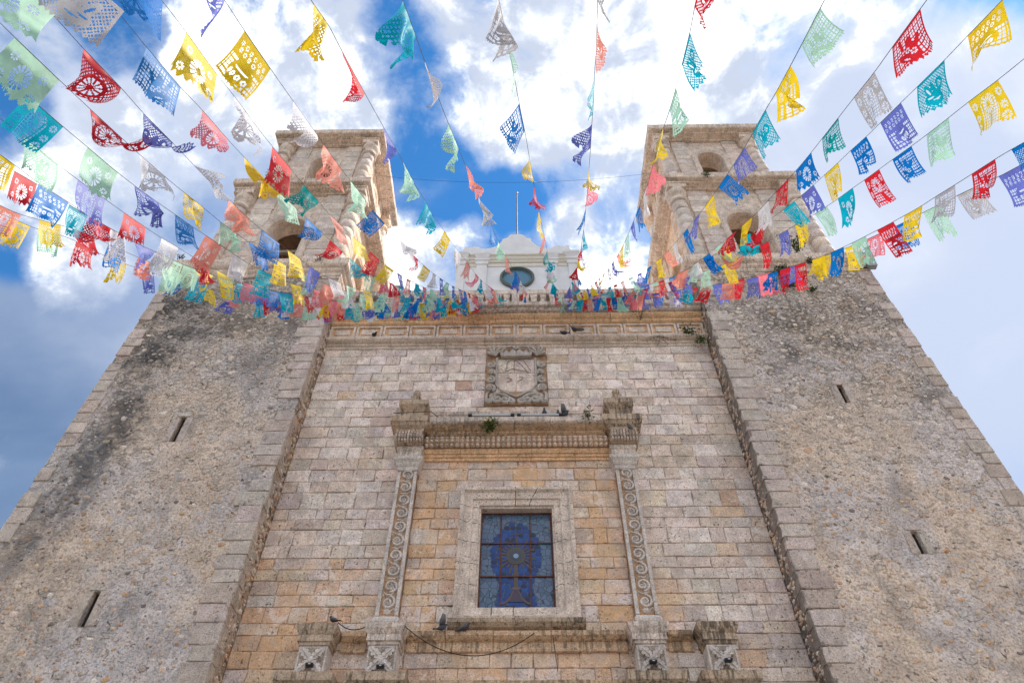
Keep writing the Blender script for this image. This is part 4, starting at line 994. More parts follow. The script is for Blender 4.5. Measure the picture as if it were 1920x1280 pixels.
# ---------------------------------------------------------------- small things on the facade
def pigeon(px, py, Y, head, label, pose='sit', dark=1.0, scale=1.0, roll=0.0):
    """one continuous bird; +x is forward in local space, feet at the origin"""
    p = at(px, py, Y); r = random.Random(int(px * 7 + py))
    m = MB()
    up = pose == 'up'
    if up: path = [(-.10, 0, -.02), (-.07, 0, .03), (-.035, 0, .09), (0, 0, .15), (.012, 0, .21), (.02, 0, .255), (.035, 0, .285), (.06, 0, .29), (.085, 0, .283)]
    else: path = [(-.21, 0, .045), (-.14, 0, .055), (-.07, 0, .085), (.0, 0, .105), (.055, 0, .135), (.075, 0, .175), (.09, 0, .205), (.115, 0, .208), (.14, 0, .20)]
    rr = [.012, .026, .058, .070, .052, .034, .034, .022, .004]
    m.tube(path, rr, 10, col=(.055, .06, .072, 1))
    # tail fan
    b = np.array(path[0]); d = b - np.array(path[1]); d /= np.linalg.norm(d)
    s0, s1 = b - d * .05, b + d * .06
    m.add([s0 + (0, -.02, .006), s0 + (0, .02, .006), s1 + (0, .045, .006), s1 + (0, -.045, .006), s0 + (0, -.02, -.006), s0 + (0, .02, -.006), s1 + (0, .045, -.006), s1 + (0, -.045, -.006)], [(0, 1, 2, 3), (7, 6, 5, 4), (0, 4, 5, 1), (1, 5, 6, 2), (2, 6, 7, 3), (3, 7, 4, 0)], (.04, .042, .05, 1))
    for s in (-1, 1):
        if pose in ('sit', 'up'):
            q = [(.04, s * .052, .125), (-.03, s * .066, .10), (-.11, s * .045, .075), (-.18, s * .018, .06)] if not up else [(.0, s * .05, .18), (-.03, s * .06, .12), (-.06, s * .045, .06), (-.09, s * .02, .0)]
            m.tube(q, [.02, .036, .028, .008], 7, col=(.10, .105, .12, 1))
        else:
            a = {'fly': .5, 'flap': 1.15}[pose]; ca, sa = math.cos(a), math.sin(a)
            W_ = [(.05, .04, 0), (.07, .18, .0), (.03, .34, 0), (-.06, .36, 0), (-.10, .20, 0), (-.09, .05, 0)]
            V = [(x, s * (y * ca + .01), .11 + y * sa + t) for t in (.006, -.006) for x, y, z in W_]
            n = 6; m.add(V, [tuple(range(n)), tuple(range(2 * n - 1, n - 1, -1))] + [(k, (k + 1) % n, n + (k + 1) % n, n + k) for k in range(n)], (.17, .17, .18, 1))
        if pose != 'fly': m.tube([(.0, s * .02, .06), (.0, s * .02, .0), (.03, s * .02, .0)], .006, 4, col=(.25, .08, .07, 1))
    o = m.build('pigeon', PIGEON, None, smooth=True, colors=True)
    o.location = p; o.rotation_euler = (roll, 0, head); o.scale = (scale * .9,) * 3
    return tag(o, label, 'pigeon', 'pigeons on the church front')
PIGEON = vcol_mat('pigeon_feathers', .6, .3)
pigeon(700, 631, 15.74, 2.2, 'dark pigeon perched alone at the left end of the upper ledge', scale=1.0)
pigeon(1056, 627, 15.74, 2.9, 'pigeon walking on the upper ledge below a flying pigeon')
pigeon(1073, 622, 15.45, 1.2, 'pigeon flying with spread wings by the upper frieze', 'fly', scale=1.15, roll=.9)
pigeon(1021, 781, 15.46, -1.6, 'dark pigeon standing upright on tube light, left of the pair', 'up', scale=1.15)
pigeon(1047, 782, 15.46, -1.6, 'dark upright pigeon between a standing pigeon and one raising its wing', 'up', scale=1.0)
pigeon(1060, 781, 15.40, -.4, 'pigeon raising its wings beside the tube light', 'flap', scale=1.1)
pigeon(1181, 806, 15.30, 2.2, 'dark pigeon tucked under the right pier cornice', 'up', scale=1.0)
pigeon(623, 1168, 15.42, 2.8, 'grey pigeon perched on the outer left pedestal', scale=.95)
pigeon(829, 1183, 15.70, .3, 'dark pigeon with a white wing patch preening on the sill course', 'flap', scale=.95)
pigeon(872, 1183, 15.70, -.2, 'grey pigeon crouching below the window frame corner')

def plant(px, py, Y, label, n, L, spread, mat, seed, hang=False, leaf=.05, flowers=False, up=1.0, name='weed', twigs=True):
    r = random.Random(seed); p = at(px, py, Y); E_ = tag(empty(name, tuple(p)), label, 'plant', 'weeds growing on the stonework')
    st, lf, fl = MB(), MB(), MB()
    for k in range(n):
        a = r.uniform(0, 2 * math.pi); e = r.uniform(.2, spread)
        d = np.array([math.cos(a) * e, -abs(math.sin(a)) * e - .1, up if not hang else -1.0]); d /= np.linalg.norm(d)
        ln = L * r.uniform(.45, 1.0); q = [p + d * ln * t + np.array([math.cos(a) * .15, -.05, -.25 if not hang else -.1]) * ln * t * t for t in np.linspace(0, 1, 6)]
        st.tube(q, np.linspace(.007, .003, 6), 4)
        for t in range(int(ln / leaf * 1.7) + 3):
            u = r.uniform(.15, 1.0); c = q[min(5, int(u * 5))] + np.array([r.gauss(0, leaf * .8) for _ in range(3)])
            v1 = np.array([r.gauss(0, 1) for _ in range(3)]); v1 /= np.linalg.norm(v1); v2 = np.cross(v1, [r.gauss(0, 1) for _ in range(3)]); v2 /= np.linalg.norm(v2) + 1e-6
            s = leaf * r.uniform(.6, 1.2)
            lf.add([c, c + v1 * s * .5 + v2 * s * .3, c + v1 * s, c + v1 * s * .5 - v2 * s * .3], [(0, 1, 2, 3)])
        if flowers and k % 3 == 0: fl = MB(); fl.lathe([(.005, 0), (.035, .01), (.025, .03), (.002, .04)], tuple(q[-1]), 6); fl.build('flower', YFLOWER, E_)
    if twigs: st.build('stems', TWIG, E_)
    lf.build('leaves', mat, E_)
plant(919, 806, 15.50, 'green weed with yellow flowers growing from the window entablature', 18, .50, 1.1, LEAF, 1, leaf=.09, flowers=True)
plant(1104, 790, 15.45, 'upright bright green sprig on the entablature near the right pier', 7, .62, .4, LEAF, 2, leaf=.08)
plant(1296, 628, 15.75, 'bushy green weed at the right end of the upper ledge', 16, .55, 1.2, LEAF, 3, leaf=.09)
plant(1312, 632, 15.72, 'green weed hanging down beside the right tower corner', 12, .75, .5, LEAF, 4, hang=True, leaf=.08)
plant(1238, 630, 15.72, 'bare dry twigs drooping over the upper ledge', 9, 1.1, 1.4, MOSS, 5, hang=True, leaf=.02)
plant(1200, 600, 15.55, 'dry twiggy weed on the cornice above the sunk panels', 7, .9, .8, MOSS, 15, leaf=.03)
plant(1467, 512, 15.0, 'dark cushion of moss and weed under the right tower cornice', 60, .40, 2.4, MOSS, 6, leaf=.09, twigs=False)
plant(1478, 528, 15.12, 'dark hanging tuft below the mossy cushion on the right tower', 24, .55, .8, MOSS, 7, hang=True, leaf=.08)
plant(1517, 492, 15.0, 'small dark tuft beside the mossy cushion on the right tower', 20, .25, 2.0, MOSS, 8, leaf=.07)
plant(1524, 545, 15.14, 'small green tuft low on the right tower rubble', 16, .25, 1.6, LEAF, 9, leaf=.07)
plant(1452, 546, 15.14, 'lowest green tuft on the right tower rubble', 16, .28, 1.6, LEAF, 10, leaf=.07)
plant(1495, 472, 15.2, 'leafy shrub rising before the right tower outer column', 16, 1.5, .7, LEAF, 11, leaf=.09, name='shrub')
plant(1326, 330, 15.3, 'small weed on the middle cornice of the right tower', 14, .35, 1.8, LEAF, 12, leaf=.09)
plant(508, 333, 15.3, 'green weed on the middle cornice of the left tower', 16, .42, 1.6, LEAF, 13, leaf=.10)
plant(336, 486, 15.05, 'sprig at the outer corner of the left tower cornice', 9, .35, .8, LEAF, 14, leaf=.07)
plant(602, 482, 14.95, 'blackish creeper hanging over the left tower cornice', 8, .8, .25, MOSS, 16, hang=True, leaf=.05, name='creeper')

def tube_light(pa, pb, label):
    a, b = at(*pa, 15.39), at(*pb, 15.39); a[2] = b[2] = 15.92; E_ = tag(empty('tube_light', tuple((a + b) / 2)), label, 'tube light', 'tube lights on the entablature')
    m = MB(); m.tube([a, b], .032, 8); m.build('tube', TUBE, E_)
    for q, s in ((a, -1), (b, 1)):
        m = MB(); m.box(q[0] - .06, q[0] + .06, q[1] - .035, q[1] + .035, q[2] - .035, q[2] + .035); m.build('holder', BLACKMET, E_)
    m = MB(); m.box(a[0], b[0], a[1] + .026, a[1] + .05, a[2] - .03, a[2] + .005); m.build('batten', GREYMET, E_)
tube_light((881, 785), (961, 783), 'thin white tube light on the entablature behind the flowering weed')
tube_light((973, 783), (1052, 782), 'thin white tube light on the entablature under the pigeons')
def floodlight(px, py, Y, label):
    p = at(px, py, Y); E_ = tag(empty('floodlight', tuple(p)), label, 'floodlight', 'floodlights on the lower cornice')
    m = MB(); m.stack(p[0] - .075, p[0] + .075, p[1] - .06, p[1] + .05, [(0, p[2]), (.012, p[2] + .02), (.012, p[2] + .055), (-.02, p[2] + .075)]); m.build('housing', BLACKMET, E_)
    m = MB(); m.box(p[0] - .02, p[0] + .03, p[1] - .08, p[1] - .074, p[2] + .025, p[2] + .045); m.build('lens', TUBE, E_)
    
    for s in (-1, 1): m = MB(); m.box(*sorted((p[0] + s * .10, p[0] + s * .09)), p[1] - .02, p[1] + .02, p[2] - .02, p[2] + .05); m.build('bracket', GREYMET, E_)
floodlight(580, 1249, 15.30, 'black floodlight before the outer left pedestal')
floodlight(713, 1252, 15.30, 'black floodlight before the inner left pedestal')
floodlight(1225, 1243, 15.30, 'black floodlight before the inner right pedestal')
floodlight(1366, 1240, 15.30, 'black floodlight before the outer right pedestal')
p = at(1628, 500, 15.05); E_ = tag(empty('security_camera', tuple(p)), 'small grey security camera bracketed off the right tower corner', 'camera')
m = MB(); m.stack(p[0] - .02, p[0] + .30, p[1] - .1, p[1] + .1, [(0, p[2] - .05), (.01, p[2] - .03), (.01, p[2] + .14), (-.02, p[2] + .17)]); m.build('housing', GREYMET, E_)
m = MB(); m.tube([p + (-.3, .1, .0), p + (.1, .02, .05)], .025, 6); m.build('arm', BLACKMET, E_)
m = MB(); m.tube([p + (.2, 0, .17), p + (.28, 0, .40), p + (.40, 0, .38)], .012, 5); m.build('antenna', GREYMET, E_)

def cable(pts, r_, label, sag=0.0, n=30, name='cable'):
    q = [np.array(p) for p in pts]; P = []
    for a, b in zip(q[:-1], q[1:]):
        for t in np.linspace(0, 1, n): P.append(a + (b - a) * t - np.array([0, 0, 4 * sag * t * (1 - t)]))
    m = MB(); m.tube(P, r_, 5); o = m.build(name, CABLE, None, smooth=True); return tag(o, label, 'cable')
cable([at(757, 1171, 15.34), at(1002, 1186, 15.72)], .011, 'black cable sagging across the sill course below the window', .62)
cable([at(634, 1166, 15.36), at(686, 1174, 15.40)], .012, 'short black cable drooping between the two left pedestals', .12)
cable([at(738, 774, 15.15), at(808, 771, 15.15), at(822, 782, 15.35)], .012, 'thin dark cable along the left pier cornice', .0, 8)
cable([at(1036, 1186, 15.78), at(1046, 1258, 15.8)], .009, 'thin black wire hanging below the right side of the window sill', .0, 8)
cable([(-7.3, 15.6, float(at(742, 326, 15.6)[2])), (7.3, 15.6, float(at(742, 326, 15.6)[2]) - .1)], .006, 'thin wire stretched between the two belfries', 1.0, 40)

# ---------------------------------------------------------------- papel picado bunting
def fr_(x): return x - np.floor(x)
def flower(u, v, cu, cv, R, n, asp=1.35):
    du = (u - cu) * asp; dv = v - cv; rr = np.hypot(du, dv); th = np.arctan2(dv, du)
    return (rr < R) & (rr > R * .30) & (np.abs(np.sin(n / 2 * th)) > .56 + .2 * (rr < R * .5))
def ell(u, v, cu, cv, a, b, ang=0.0, asp=1.35):
    du = (u - cu) * asp; dv = v - cv; c, s = math.cos(ang), math.sin(ang)
    return ((du * c + dv * s) / a) ** 2 + ((-du * s + dv * c) / b) ** 2 < 1
def lat(u, v, k, asp=1.35, t=.40): return (fr_((u * asp + v) * k) > t) & (fr_((u * asp - v) * k) > t)
def sq(u, v, k, asp=1.35, t=.36): return (fr_(u * asp * k) > t) & (fr_(v * k) > t)
def design(kind, u, v):
    """True where the paper is kept"""
    edge = (u < .05) | (u > .95) | (v < .09)
    if kind == 'daisy':
        h = flower(u, v, .5, .52, .27, 14) | flower(u, v, .2, .26, .10, 8) | flower(u, v, .8, .26, .10, 8) | flower(u, v, .17, .74, .095, 8) | flower(u, v, .83, .74, .095, 8) | flower(u, v, .5, .92, .09, 6)
        bot = v > .93 + .05 * np.cos(u * 2 * math.pi * 9)
    elif kind == 'swan':
        b = ell(u, v, .52, .66, .32, .17) | ell(u, v, .64, .42, .10, .26, .5) | ell(u, v, .50, .40, .07, .20, .3)
        neck = (np.abs(np.hypot((u - .27) * 1.35, v - .42) - .13) < .04) & (v < .62)
        fe = ell(u, v, .64, .44, .03, .12, .5) | ell(u, v, .5, .7, .12, .02) | ell(u, v, .62, .62, .1, .02)
        h = (lat(u, v, 10.5) & ~(b | neck) & (v < .90)) | fe
        bot = (v > .965 - .06 * np.abs(np.sin(u * math.pi * 9))) | ((v > .90) & (fr_(u * 9 + .0) > .35) & (fr_(u * 9) < .65) & (v < .95))
    elif kind == 'arch':
        arch = (np.abs(u - .5) < .26) & ((v > .42) | (np.hypot((u - .5) * 1.35, v - .42) < .34))
        h = (sq(u, v, 12) & arch & ~(np.abs(u - .5) < .03)) & (np.hypot((u - .5) * 1.35, v - .36) > .24) | flower(u, v, .5, .36, .22, 14)
        for c in ((.12, .22), (.88, .22), (.11, .55), (.89, .55), (.12, .82), (.88, .82)): h |= flower(u, v, c[0], c[1], .105, 8)
        bot = v > .96 + .025 * np.cos(u * 2 * math.pi * 16)
    elif kind == 'pot':
        h = np.zeros_like(u, bool)
        for i in range(6):
            for j in range(2): h |= flower(u, v, .13 + .148 * i + .05 * (j % 2), .18 + .14 * j, .06, 6)
        potm = ell(u, v, .5, .68, .42, .25)
        h |= sq(u, v, 11) & ~potm & (v > .46) & (v < .93)
        for i in range(4): h |= (np.abs(np.hypot((u - (.31 + .127 * i)) * 1.35, v - .76) - .045) < .022)
        h |= ell(u, v, .5, .60, .26, .025)
        bot = v > .97 + .02 * np.cos(u * 2 * math.pi * 18)
    elif kind == 'figure':
        f = ell(u, v, .5, .36, .10, .11) | ell(u, v, .5, .68, .20, .28) | ell(u, v, .34, .52, .22, .07, .7) | ell(u, v, .66, .74, .26, .10, -.5) | ell(u, v, .72, .30, .06, .2, .3)
        inn = flower(u, v, .46, .70, .08, 6) | flower(u, v, .56, .60, .07, 6) | ell(u, v, .62, .80, .09, .02, -.5)
        h = (sq(u, v, 10.5) & ~f & (v < .92)) | inn
        bot = v > .965 + .025 * np.cos(u * 2 * math.pi * 14)
    else:                                   # torn
        h = lat(u, v, 9, t=.5) & ~ell(u, v, .5, .52, .30, .30) & (v < .86) & (v > .16) | flower(u, v, .5, .52, .22, 12)
        bot = v > .80 + .20 * np.abs(np.sin(u * 7.3 + 1)) * np.abs(np.sin(u * 17 + .5))
        bot &= (np.abs(u - .12) > .03) & (np.abs(u - .88) > .03)
    return (~h | edge & (kind != 'torn') | (v < .07)) & ~bot
KINDS = ['daisy', 'swan', 'arch', 'pot', 'figure', 'torn']
WORD = {'daisy': 'daisies', 'swan': 'a swan on lattice', 'arch': 'a flowered arch', 'pot': 'a flower bowl', 'figure': 'a figure on a grid', 'torn': 'torn edges'}
COLS = ['red', 'blue', 'teal', 'mint', 'yellow', 'purple', 'salmon', 'white', 'blue', 'yellow', 'red', 'pink', 'mint', 'purple', 'white', 'salmon', 'teal']
WIND = np.array([.35, -.10, 0])
def make_flag(P, tang, L, col, kind, res, r, parent, fold=None, drop=.62):
    """P(u): top edge; L: its length. Cloth hangs by its own weight, blown about by the wind"""
    nu, nv = res
    u = np.linspace(0, 1, nu + 1); v = np.linspace(0, 1, nv + 1)
    H = drop * r.uniform(.90, 1.10)
    top = P(u); t = tang; gdir = np.array([0, 0, -1.0])
    gp = gdir - .62 * (gdir @ t) * t; gp /= np.linalg.norm(gp)
    b = np.cross(t, gp); b /= np.linalg.norm(b)
    if b @ np.array([.3, -1, 0]) < 0: b = -b
    mode = fold or r.choices(['open', 'wave', 'fold', 'twist'], [.55, .25, .12, .08])[0]
    ph = r.uniform(0, 6.28); ph2 = r.uniform(0, 6.28)
    UU, VV = np.meshgrid(u, v)
    base = r.gauss(0, .22)
    if mode == 'open': phi = base + .25 * np.sin(2 * math.pi * UU * r.uniform(.5, 1.0) + ph) * VV + r.uniform(-.5, .5) * VV ** 2 + .10 * np.sin(11 * UU + ph2) * VV
    elif mode == 'wave': phi = base * 1.5 + .6 * np.sin(2 * math.pi * UU * r.uniform(.8, 1.4) + ph + 2 * VV) * VV ** .7 + .18 * np.sin(14 * UU + 5 * VV + ph2)
    elif mode == 'fold': phi = base + r.choice((-1, 1)) * (1.9 * np.clip((VV + .5 * (UU - .5) - .35) * 1.6, 0, 1.2)) + .25 * np.sin(7 * UU + ph)
    else: phi = r.choice((-1, 1)) * 2.6 * (UU - .5) * np.clip(VV * 1.4, 0, 1) + .9 * np.sin(6 * VV + ph) * VV
    step = H / nv
    D = gp[None, None, :] * np.cos(phi)[..., None] + b[None, None, :] * np.sin(phi)[..., None]
    D = D + t[None, None, :] * (r.gauss(0, .10) + (-.25 if mode == 'twist' else -.05) * (UU - .5) * 2 * VV)[..., None]
    D /= np.linalg.norm(D, axis=2)[..., None]
    pos = top[None, :, :] + np.concatenate([np.zeros((1, nu + 1, 3)), np.cumsum(D[1:] * step, axis=0)], 0)
    if mode == 'twist': pos += (np.mean(pos, axis=1, keepdims=True) - pos) * (VV * .45)[..., None]
    uc = (UU[:-1, :-1] + UU[1:, 1:]) / 2; vc = (VV[:-1, :-1] + VV[1:, 1:]) / 2
    keep = design(kind, uc, vc)
    idx = np.arange((nu + 1) * (nv + 1)).reshape(nv + 1, nu + 1)
    q = np.stack([idx[:-1, :-1], idx[:-1, 1:], idx[1:, 1:], idx[1:, :-1]], -1)[keep]
    used, inv = np.unique(q, return_inverse=True)
    me = bpy.data.meshes.new('flag'); V = pos.reshape(-1, 3)[used]; Fq = inv.reshape(-1, 4)
    me.vertices.add(len(V)); me.vertices.foreach_set('co', V.astype(np.float32).ravel())
    me.loops.add(len(Fq) * 4); me.loops.foreach_set('vertex_index', Fq.astype(np.int32).ravel())
    me.polygons.add(len(Fq)); me.polygons.foreach_set('loop_start', np.arange(0, len(Fq) * 4, 4, dtype=np.int32)); me.polygons.foreach_set('use_smooth', np.ones(len(Fq), bool))
    me.update(calc_edges=True); me.materials.append(FLAGS[col])
    o = mlink('flag', me, parent, Matrix.Identity(4)); o['label'] = '%s cut-paper flag with %s' % (col, WORD[kind])
    return o
STRING = plain('bunting_string', (.12, .12, .11), .7)
def smooth_path(pts, n=220):
    p = np.array(pts, float); d = np.concatenate([[0], np.cumsum(np.hypot(*np.diff(p, axis=0).T))])
    s = np.linspace(0, d[-1], n); q = np.stack([np.interp(s, d, p[:, 0]), np.interp(s, d, p[:, 1])], 1)
    k = 17; ker = np.hanning(k); ker /= ker.sum()
    pad = np.concatenate([2 * q[0] - q[k // 2:0:-1], q, 2 * q[-1] - q[-2:-k // 2 - 1:-1]]); qs = np.stack([np.convolve(pad[:, i], ker, 'valid') for i in (0, 1)], 1)
    return qs[:n]
NFLAG = 0; DBG = []
def bunting(label, path, flags, d0, far=None, seed=1, lead=None):
    """path: the line in the photograph from near to far; flags: (x0, y0, x1, y1, colour, design); depth rises evenly along a taut line"""
    global NFLAG
    r = random.Random(seed)
    q = smooth_path(path); s = np.concatenate([[0], np.cumsum(np.hypot(*np.diff(q, axis=0).T))])
    end = path[-1]; Ye = 15.62; e = at(end[0], end[1], Ye); dend = (e - CAM) @ CF
    w = 1 / d0 + (1 / dend - 1 / d0) * s / s[-1]
    P3 = np.array([at_depth(a[0], a[1], 1 / ww) for a, ww in zip(q, w)])
    # carry the line on, out of the frame, towards its near mast
    d_ = P3[0] - P3[6]; d_ /= np.linalg.norm(d_); d2 = d_.copy(); d2[2] *= .75
    ext = [P3[0] + d2 * k for k in np.linspace(3.5, .25, 9)]
    line = np.concatenate([np.array(ext), P3])
    S = np.concatenate([[0], np.cumsum(np.linalg.norm(np.diff(P3, axis=0), axis=1))])
    root = tag(empty('bunting', tuple(P3[-1])), label, 'bunting', 'strings of cut-paper flags over the square')
    m = MB(); m.tube(line, .0032, 4); m.build('string', STRING, root)
    def Pf(a, b): return lambda u: np.stack([np.interp(a + (b - a) * u, S, P3[:, i]) for i in range(3)], 1)
    spans = []
    for f in flags:
        a = int(np.argmin(np.hypot(q[:, 0] - f[0], q[:, 1] - f[1]))); b = int(np.argmin(np.hypot(q[:, 0] - f[2], q[:, 1] - f[3])))
        sa, sb = S[a], S[b]
        c = (sa + sb) / 2; ln = min(max((sb - sa) * .94, .30), .86); DBG.append(sb - sa)
        if f[0] < 0 or f[1] < 0: sa = sb - .66
        spans.append([c - ln / 2 if sa >= 0 else sa, c + ln / 2 if sa >= 0 else sb, f[4], f[5], f[6] if len(f) > 6 else None])
    pos = spans[-1][1] + .30 if spans else .3
    prev = None
    while pos < S[-1] - .5:
        dq = (np.array([np.interp(pos, S, P3[:, i]) for i in range(3)]) - CAM) @ CF; ln = r.uniform(.36, .46) + .07 * min(1, max(0, (dq - 8) / 12)); c = r.choice(COLS)
        while c == prev: c = r.choice(COLS)
        prev = c; spans.append([pos, pos + ln, c, r.choice(KINDS), None]); pos += ln + r.uniform(.36, .64)
    for si, (sa, sb, c, k, fold) in enumerate(spans):
        if sa < 0 or sb > S[-1]:
            pass
        fn = Pf(sa, sb); pm_ = fn(np.array([0, .5, 1.0])); L = np.linalg.norm(pm_[2] - pm_[0])
        if sa < 0:      # begins before the first traced point
            dirv = (P3[4] - P3[0]) / np.linalg.norm(P3[4] - P3[0]); st = P3[0] + dirv * sa
            fn = (lambda st, dirv, ln: (lambda u: st[None, :] + np.outer(u * ln, dirv)))(st, dirv, sb - sa); L = sb - sa; pm_ = fn(np.array([0, .5, 1.0]))
        if L < .2: continue
        t = (pm_[2] - pm_[0]) / L; dep = (pm_[1] - CAM) @ CF
        pxs = L * FPX / dep * .53
        res = (64, 48) if pxs > 40 else (52, 40) if pxs > 24 else (32, 24) if pxs > 17 else (18, 14)
        make_flag(fn, t, L, c, k, res, r, root, fold, .385 + .07 * min(1, max(0, (dep - 9) / 11))); NFLAG += 1
B = bunting
R_, BL, TE, GR, MI, YE, PU, SA, WH, PI, GY = 'red', 'blue', 'teal', 'green', 'mint', 'yellow', 'purple', 'salmon', 'white', 'pink', 'grey'
# left of the middle, from the left edge inwards
B('lowest bunting at the left edge, salmon flag first, crossing the left tower cornice', [(0, 385), (36, 402), (136, 428), (176, 444), (235, 472), (300, 500), (380, 530), (480, 556), (600, 572), (740, 578), (860, 576)],
  [(0, 385, 36, 402, SA, 'arch'), (70, 415, 115, 428, YE, 'torn'), (136, 428, 176, 444, R_, 'daisy'), (201, 457, 235, 472, BL, 'figure'), (258, 480, 290, 495, SA, 'torn'), (308, 503, 340, 515, MI, 'torn')], 7.6, seed=1)
B('second lowest bunting at the left edge, with mint then red torn flags', [(0, 400), (70, 430), (115, 441), (143, 452), (210, 487), (300, 516), (400, 545), (520, 566), (660, 578), (800, 576)],
  [(20, 410, 55, 424, YE, 'swan'), (70, 430, 115, 441, MI, 'figure'), (143, 452, 175, 470, R_, 'torn'), (210, 487, 237, 497, YE, 'torn'), (262, 505, 290, 513, PU, 'figure')], 8.4, seed=2)
B('bunting at the left edge starting yellow, then a large blue flag', [(0, 290), (30, 311), (72, 344), (130, 380), (165, 405), (211, 430), (252, 455), (292, 472), (345, 497), (430, 527), (530, 550), (660, 568), (800, 574), (900, 570)],
  [(-12, 282, 30, 311, YE, 'figure'), (72, 344, 130, 380, BL, 'pot', 'open'), (165, 405, 211, 430, R_, 'torn', 'fold'), (252, 455, 292, 472, PU, 'torn'), (308, 481, 345, 497, MI, 'figure')], 6.6, seed=3)
B('bunting at the left edge starting with a red daisy flag', [(0, 305), (27, 321), (71, 346), (127, 382), (165, 405), (237, 445), (300, 478), (380, 510), (480, 538), (600, 560), (740, 572), (880, 572)],
  [(27, 321, 71, 346, R_, 'daisy', 'open'), (127, 382, 165, 405, TE, 'swan'), (199, 430, 237, 445, WH, 'torn'), (290, 470, 322, 488, WH, 'figure')], 6.9, seed=4)
B('bunting whose first flag is a mint swan near the left edge', [(-40, 190), (0, 222), (43, 256), (110, 310), (146, 337), (199, 375), (230, 397), (274, 427), (300, 445), (336, 465), (360, 481), (434, 522), (520, 548), (640, 566), (780, 572), (900, 566)],
  [(43, 256, 110, 310, MI, 'swan', 'open'), (146, 337, 199, 375, PU, 'arch', 'open'), (230, 397, 274, 427, R_, 'daisy', 'open'), (300, 445, 336, 465, WH, 'torn'), (360, 481, 392, 500, R_, 'figure'), (406, 506, 434, 522, YE, 'pot', 'open')], 5.6, seed=5)
B('bunting whose first flag is teal with a flowered arch at the left', [(-40, 108), (0, 139), (49, 178), (122, 241), (163, 275), (222, 325), (252, 348), (299, 382), (325, 400), (362, 426), (385, 441), (418, 462), (466, 495), (540, 530), (640, 556), (780, 570), (900, 564)],
  [(49, 178, 122, 241, TE, 'arch', 'open'), (163, 275, 222, 325, MI, 'daisy', 'open'), (252, 348, 299, 382, PU, 'figure', 'wave'), (325, 400, 362, 426, BL, 'pot', 'open'), (385, 441, 418, 462, SA, 'daisy', 'open'), (438, 476, 466, 495, WH, 'swan')], 5.0, seed=6)
B('bunting whose first flag is large mint with a big daisy', [(-30, 15), (0, 43), (26, 69), (115, 154), (165, 201), (229, 260), (262, 290), (312, 334), (344, 360), (385, 392), (410, 414), (443, 438), (464, 452), (500, 476), (560, 512), (640, 545), (760, 566), (900, 560)],
  [(26, 69, 115, 154, MI, 'daisy', 'open'), (165, 201, 229, 260, R_, 'arch', 'fold'), (262, 290, 312, 334, WH, 'daisy', 'wave'), (344, 360, 385, 392, YE, 'figure', 'open'), (410, 414, 443, 438, MI, 'torn', 'wave'), (464, 452, 500, 474, BL, 'torn', 'open')], 4.5, seed=7)
B('bunting whose first flag is mint in the top left corner', [(20, -50), (60, -12), (101, 30), (155, 90), (230, 168), (267, 211), (324, 268), (357, 303), (402, 350), (429, 374), (470, 414), (487, 428), (525, 458), (562, 485), (602, 515), (660, 540), (760, 560), (920, 558)],
  [(22, -48, 101, 30, MI, 'daisy', 'open'), (155, 90, 230, 168, R_, 'torn', 'fold'), (267, 211, 324, 268, PU, 'swan', 'fold'), (357, 303, 402, 350, WH, 'torn', 'wave'), (429, 374, 470, 414, SA, 'torn', 'wave'), (487, 428, 525, 458, BL, 'figure', 'open'), (536, 466, 562, 485, YE, 'pot', 'open'), (579, 499, 602, 515, PU, 'daisy', 'open'), (616, 521, 640, 532, WH, 'swan')], 4.4, seed=8)
B('bunting with a large blue figure flag high on the left', [(140, -60), (180, -25), (226, 29), (274, 88), (340, 166), (379, 206), (428, 263), (455, 292), (495, 334), (519, 358), (556, 392), (605, 437), (644, 474), (672, 498), (705, 520), (770, 545), (850, 562)],
  [(160, -45, 226, 29, GY, 'swan', 'open'), (274, 88, 340, 166, BL, 'figure', 'open'), (379, 206, 428, 263, PI, 'torn', 'twist'), (455, 292, 495, 334, YE, 'daisy', 'wave'), (519, 358, 556, 392, MI, 'figure', 'open'), (574, 408, 604, 436, BL, 'torn', 'fold'), (617, 449, 644, 474, R_, 'torn'), (652, 482, 672, 498, TE, 'swan'), (685, 509, 705, 520, MI, 'arch')], 4.5, seed=9)
B('bunting starting dark blue then yellow daisy, ending left of the gable', [(230, -70), (306, 4), (346, 56), (408, 142), (439, 180), (485, 243), (510, 274), (548, 320), (567, 344), (600, 381), (617, 402), (643, 426), (658, 441), (687, 465), (711, 487), (738, 508), (790, 538), (880, 560)],
  [(245, -55, 306, 4, BL, 'torn', 'open'), (346, 56, 408, 142, YE, 'daisy', 'open'), (439, 180, 485, 243, WH, 'torn', 'wave'), (510, 274, 548, 320, R_, 'daisy', 'open'), (567, 344, 600, 381, GR, 'torn', 'wave'), (617, 402, 643, 426, SA, 'swan', 'open'), (657, 440, 687, 465, YE, 'torn'), (692, 471, 711, 487, R_, 'figure'), (721, 496, 738, 508, YE, 'swan')], 4.6, seed=10)
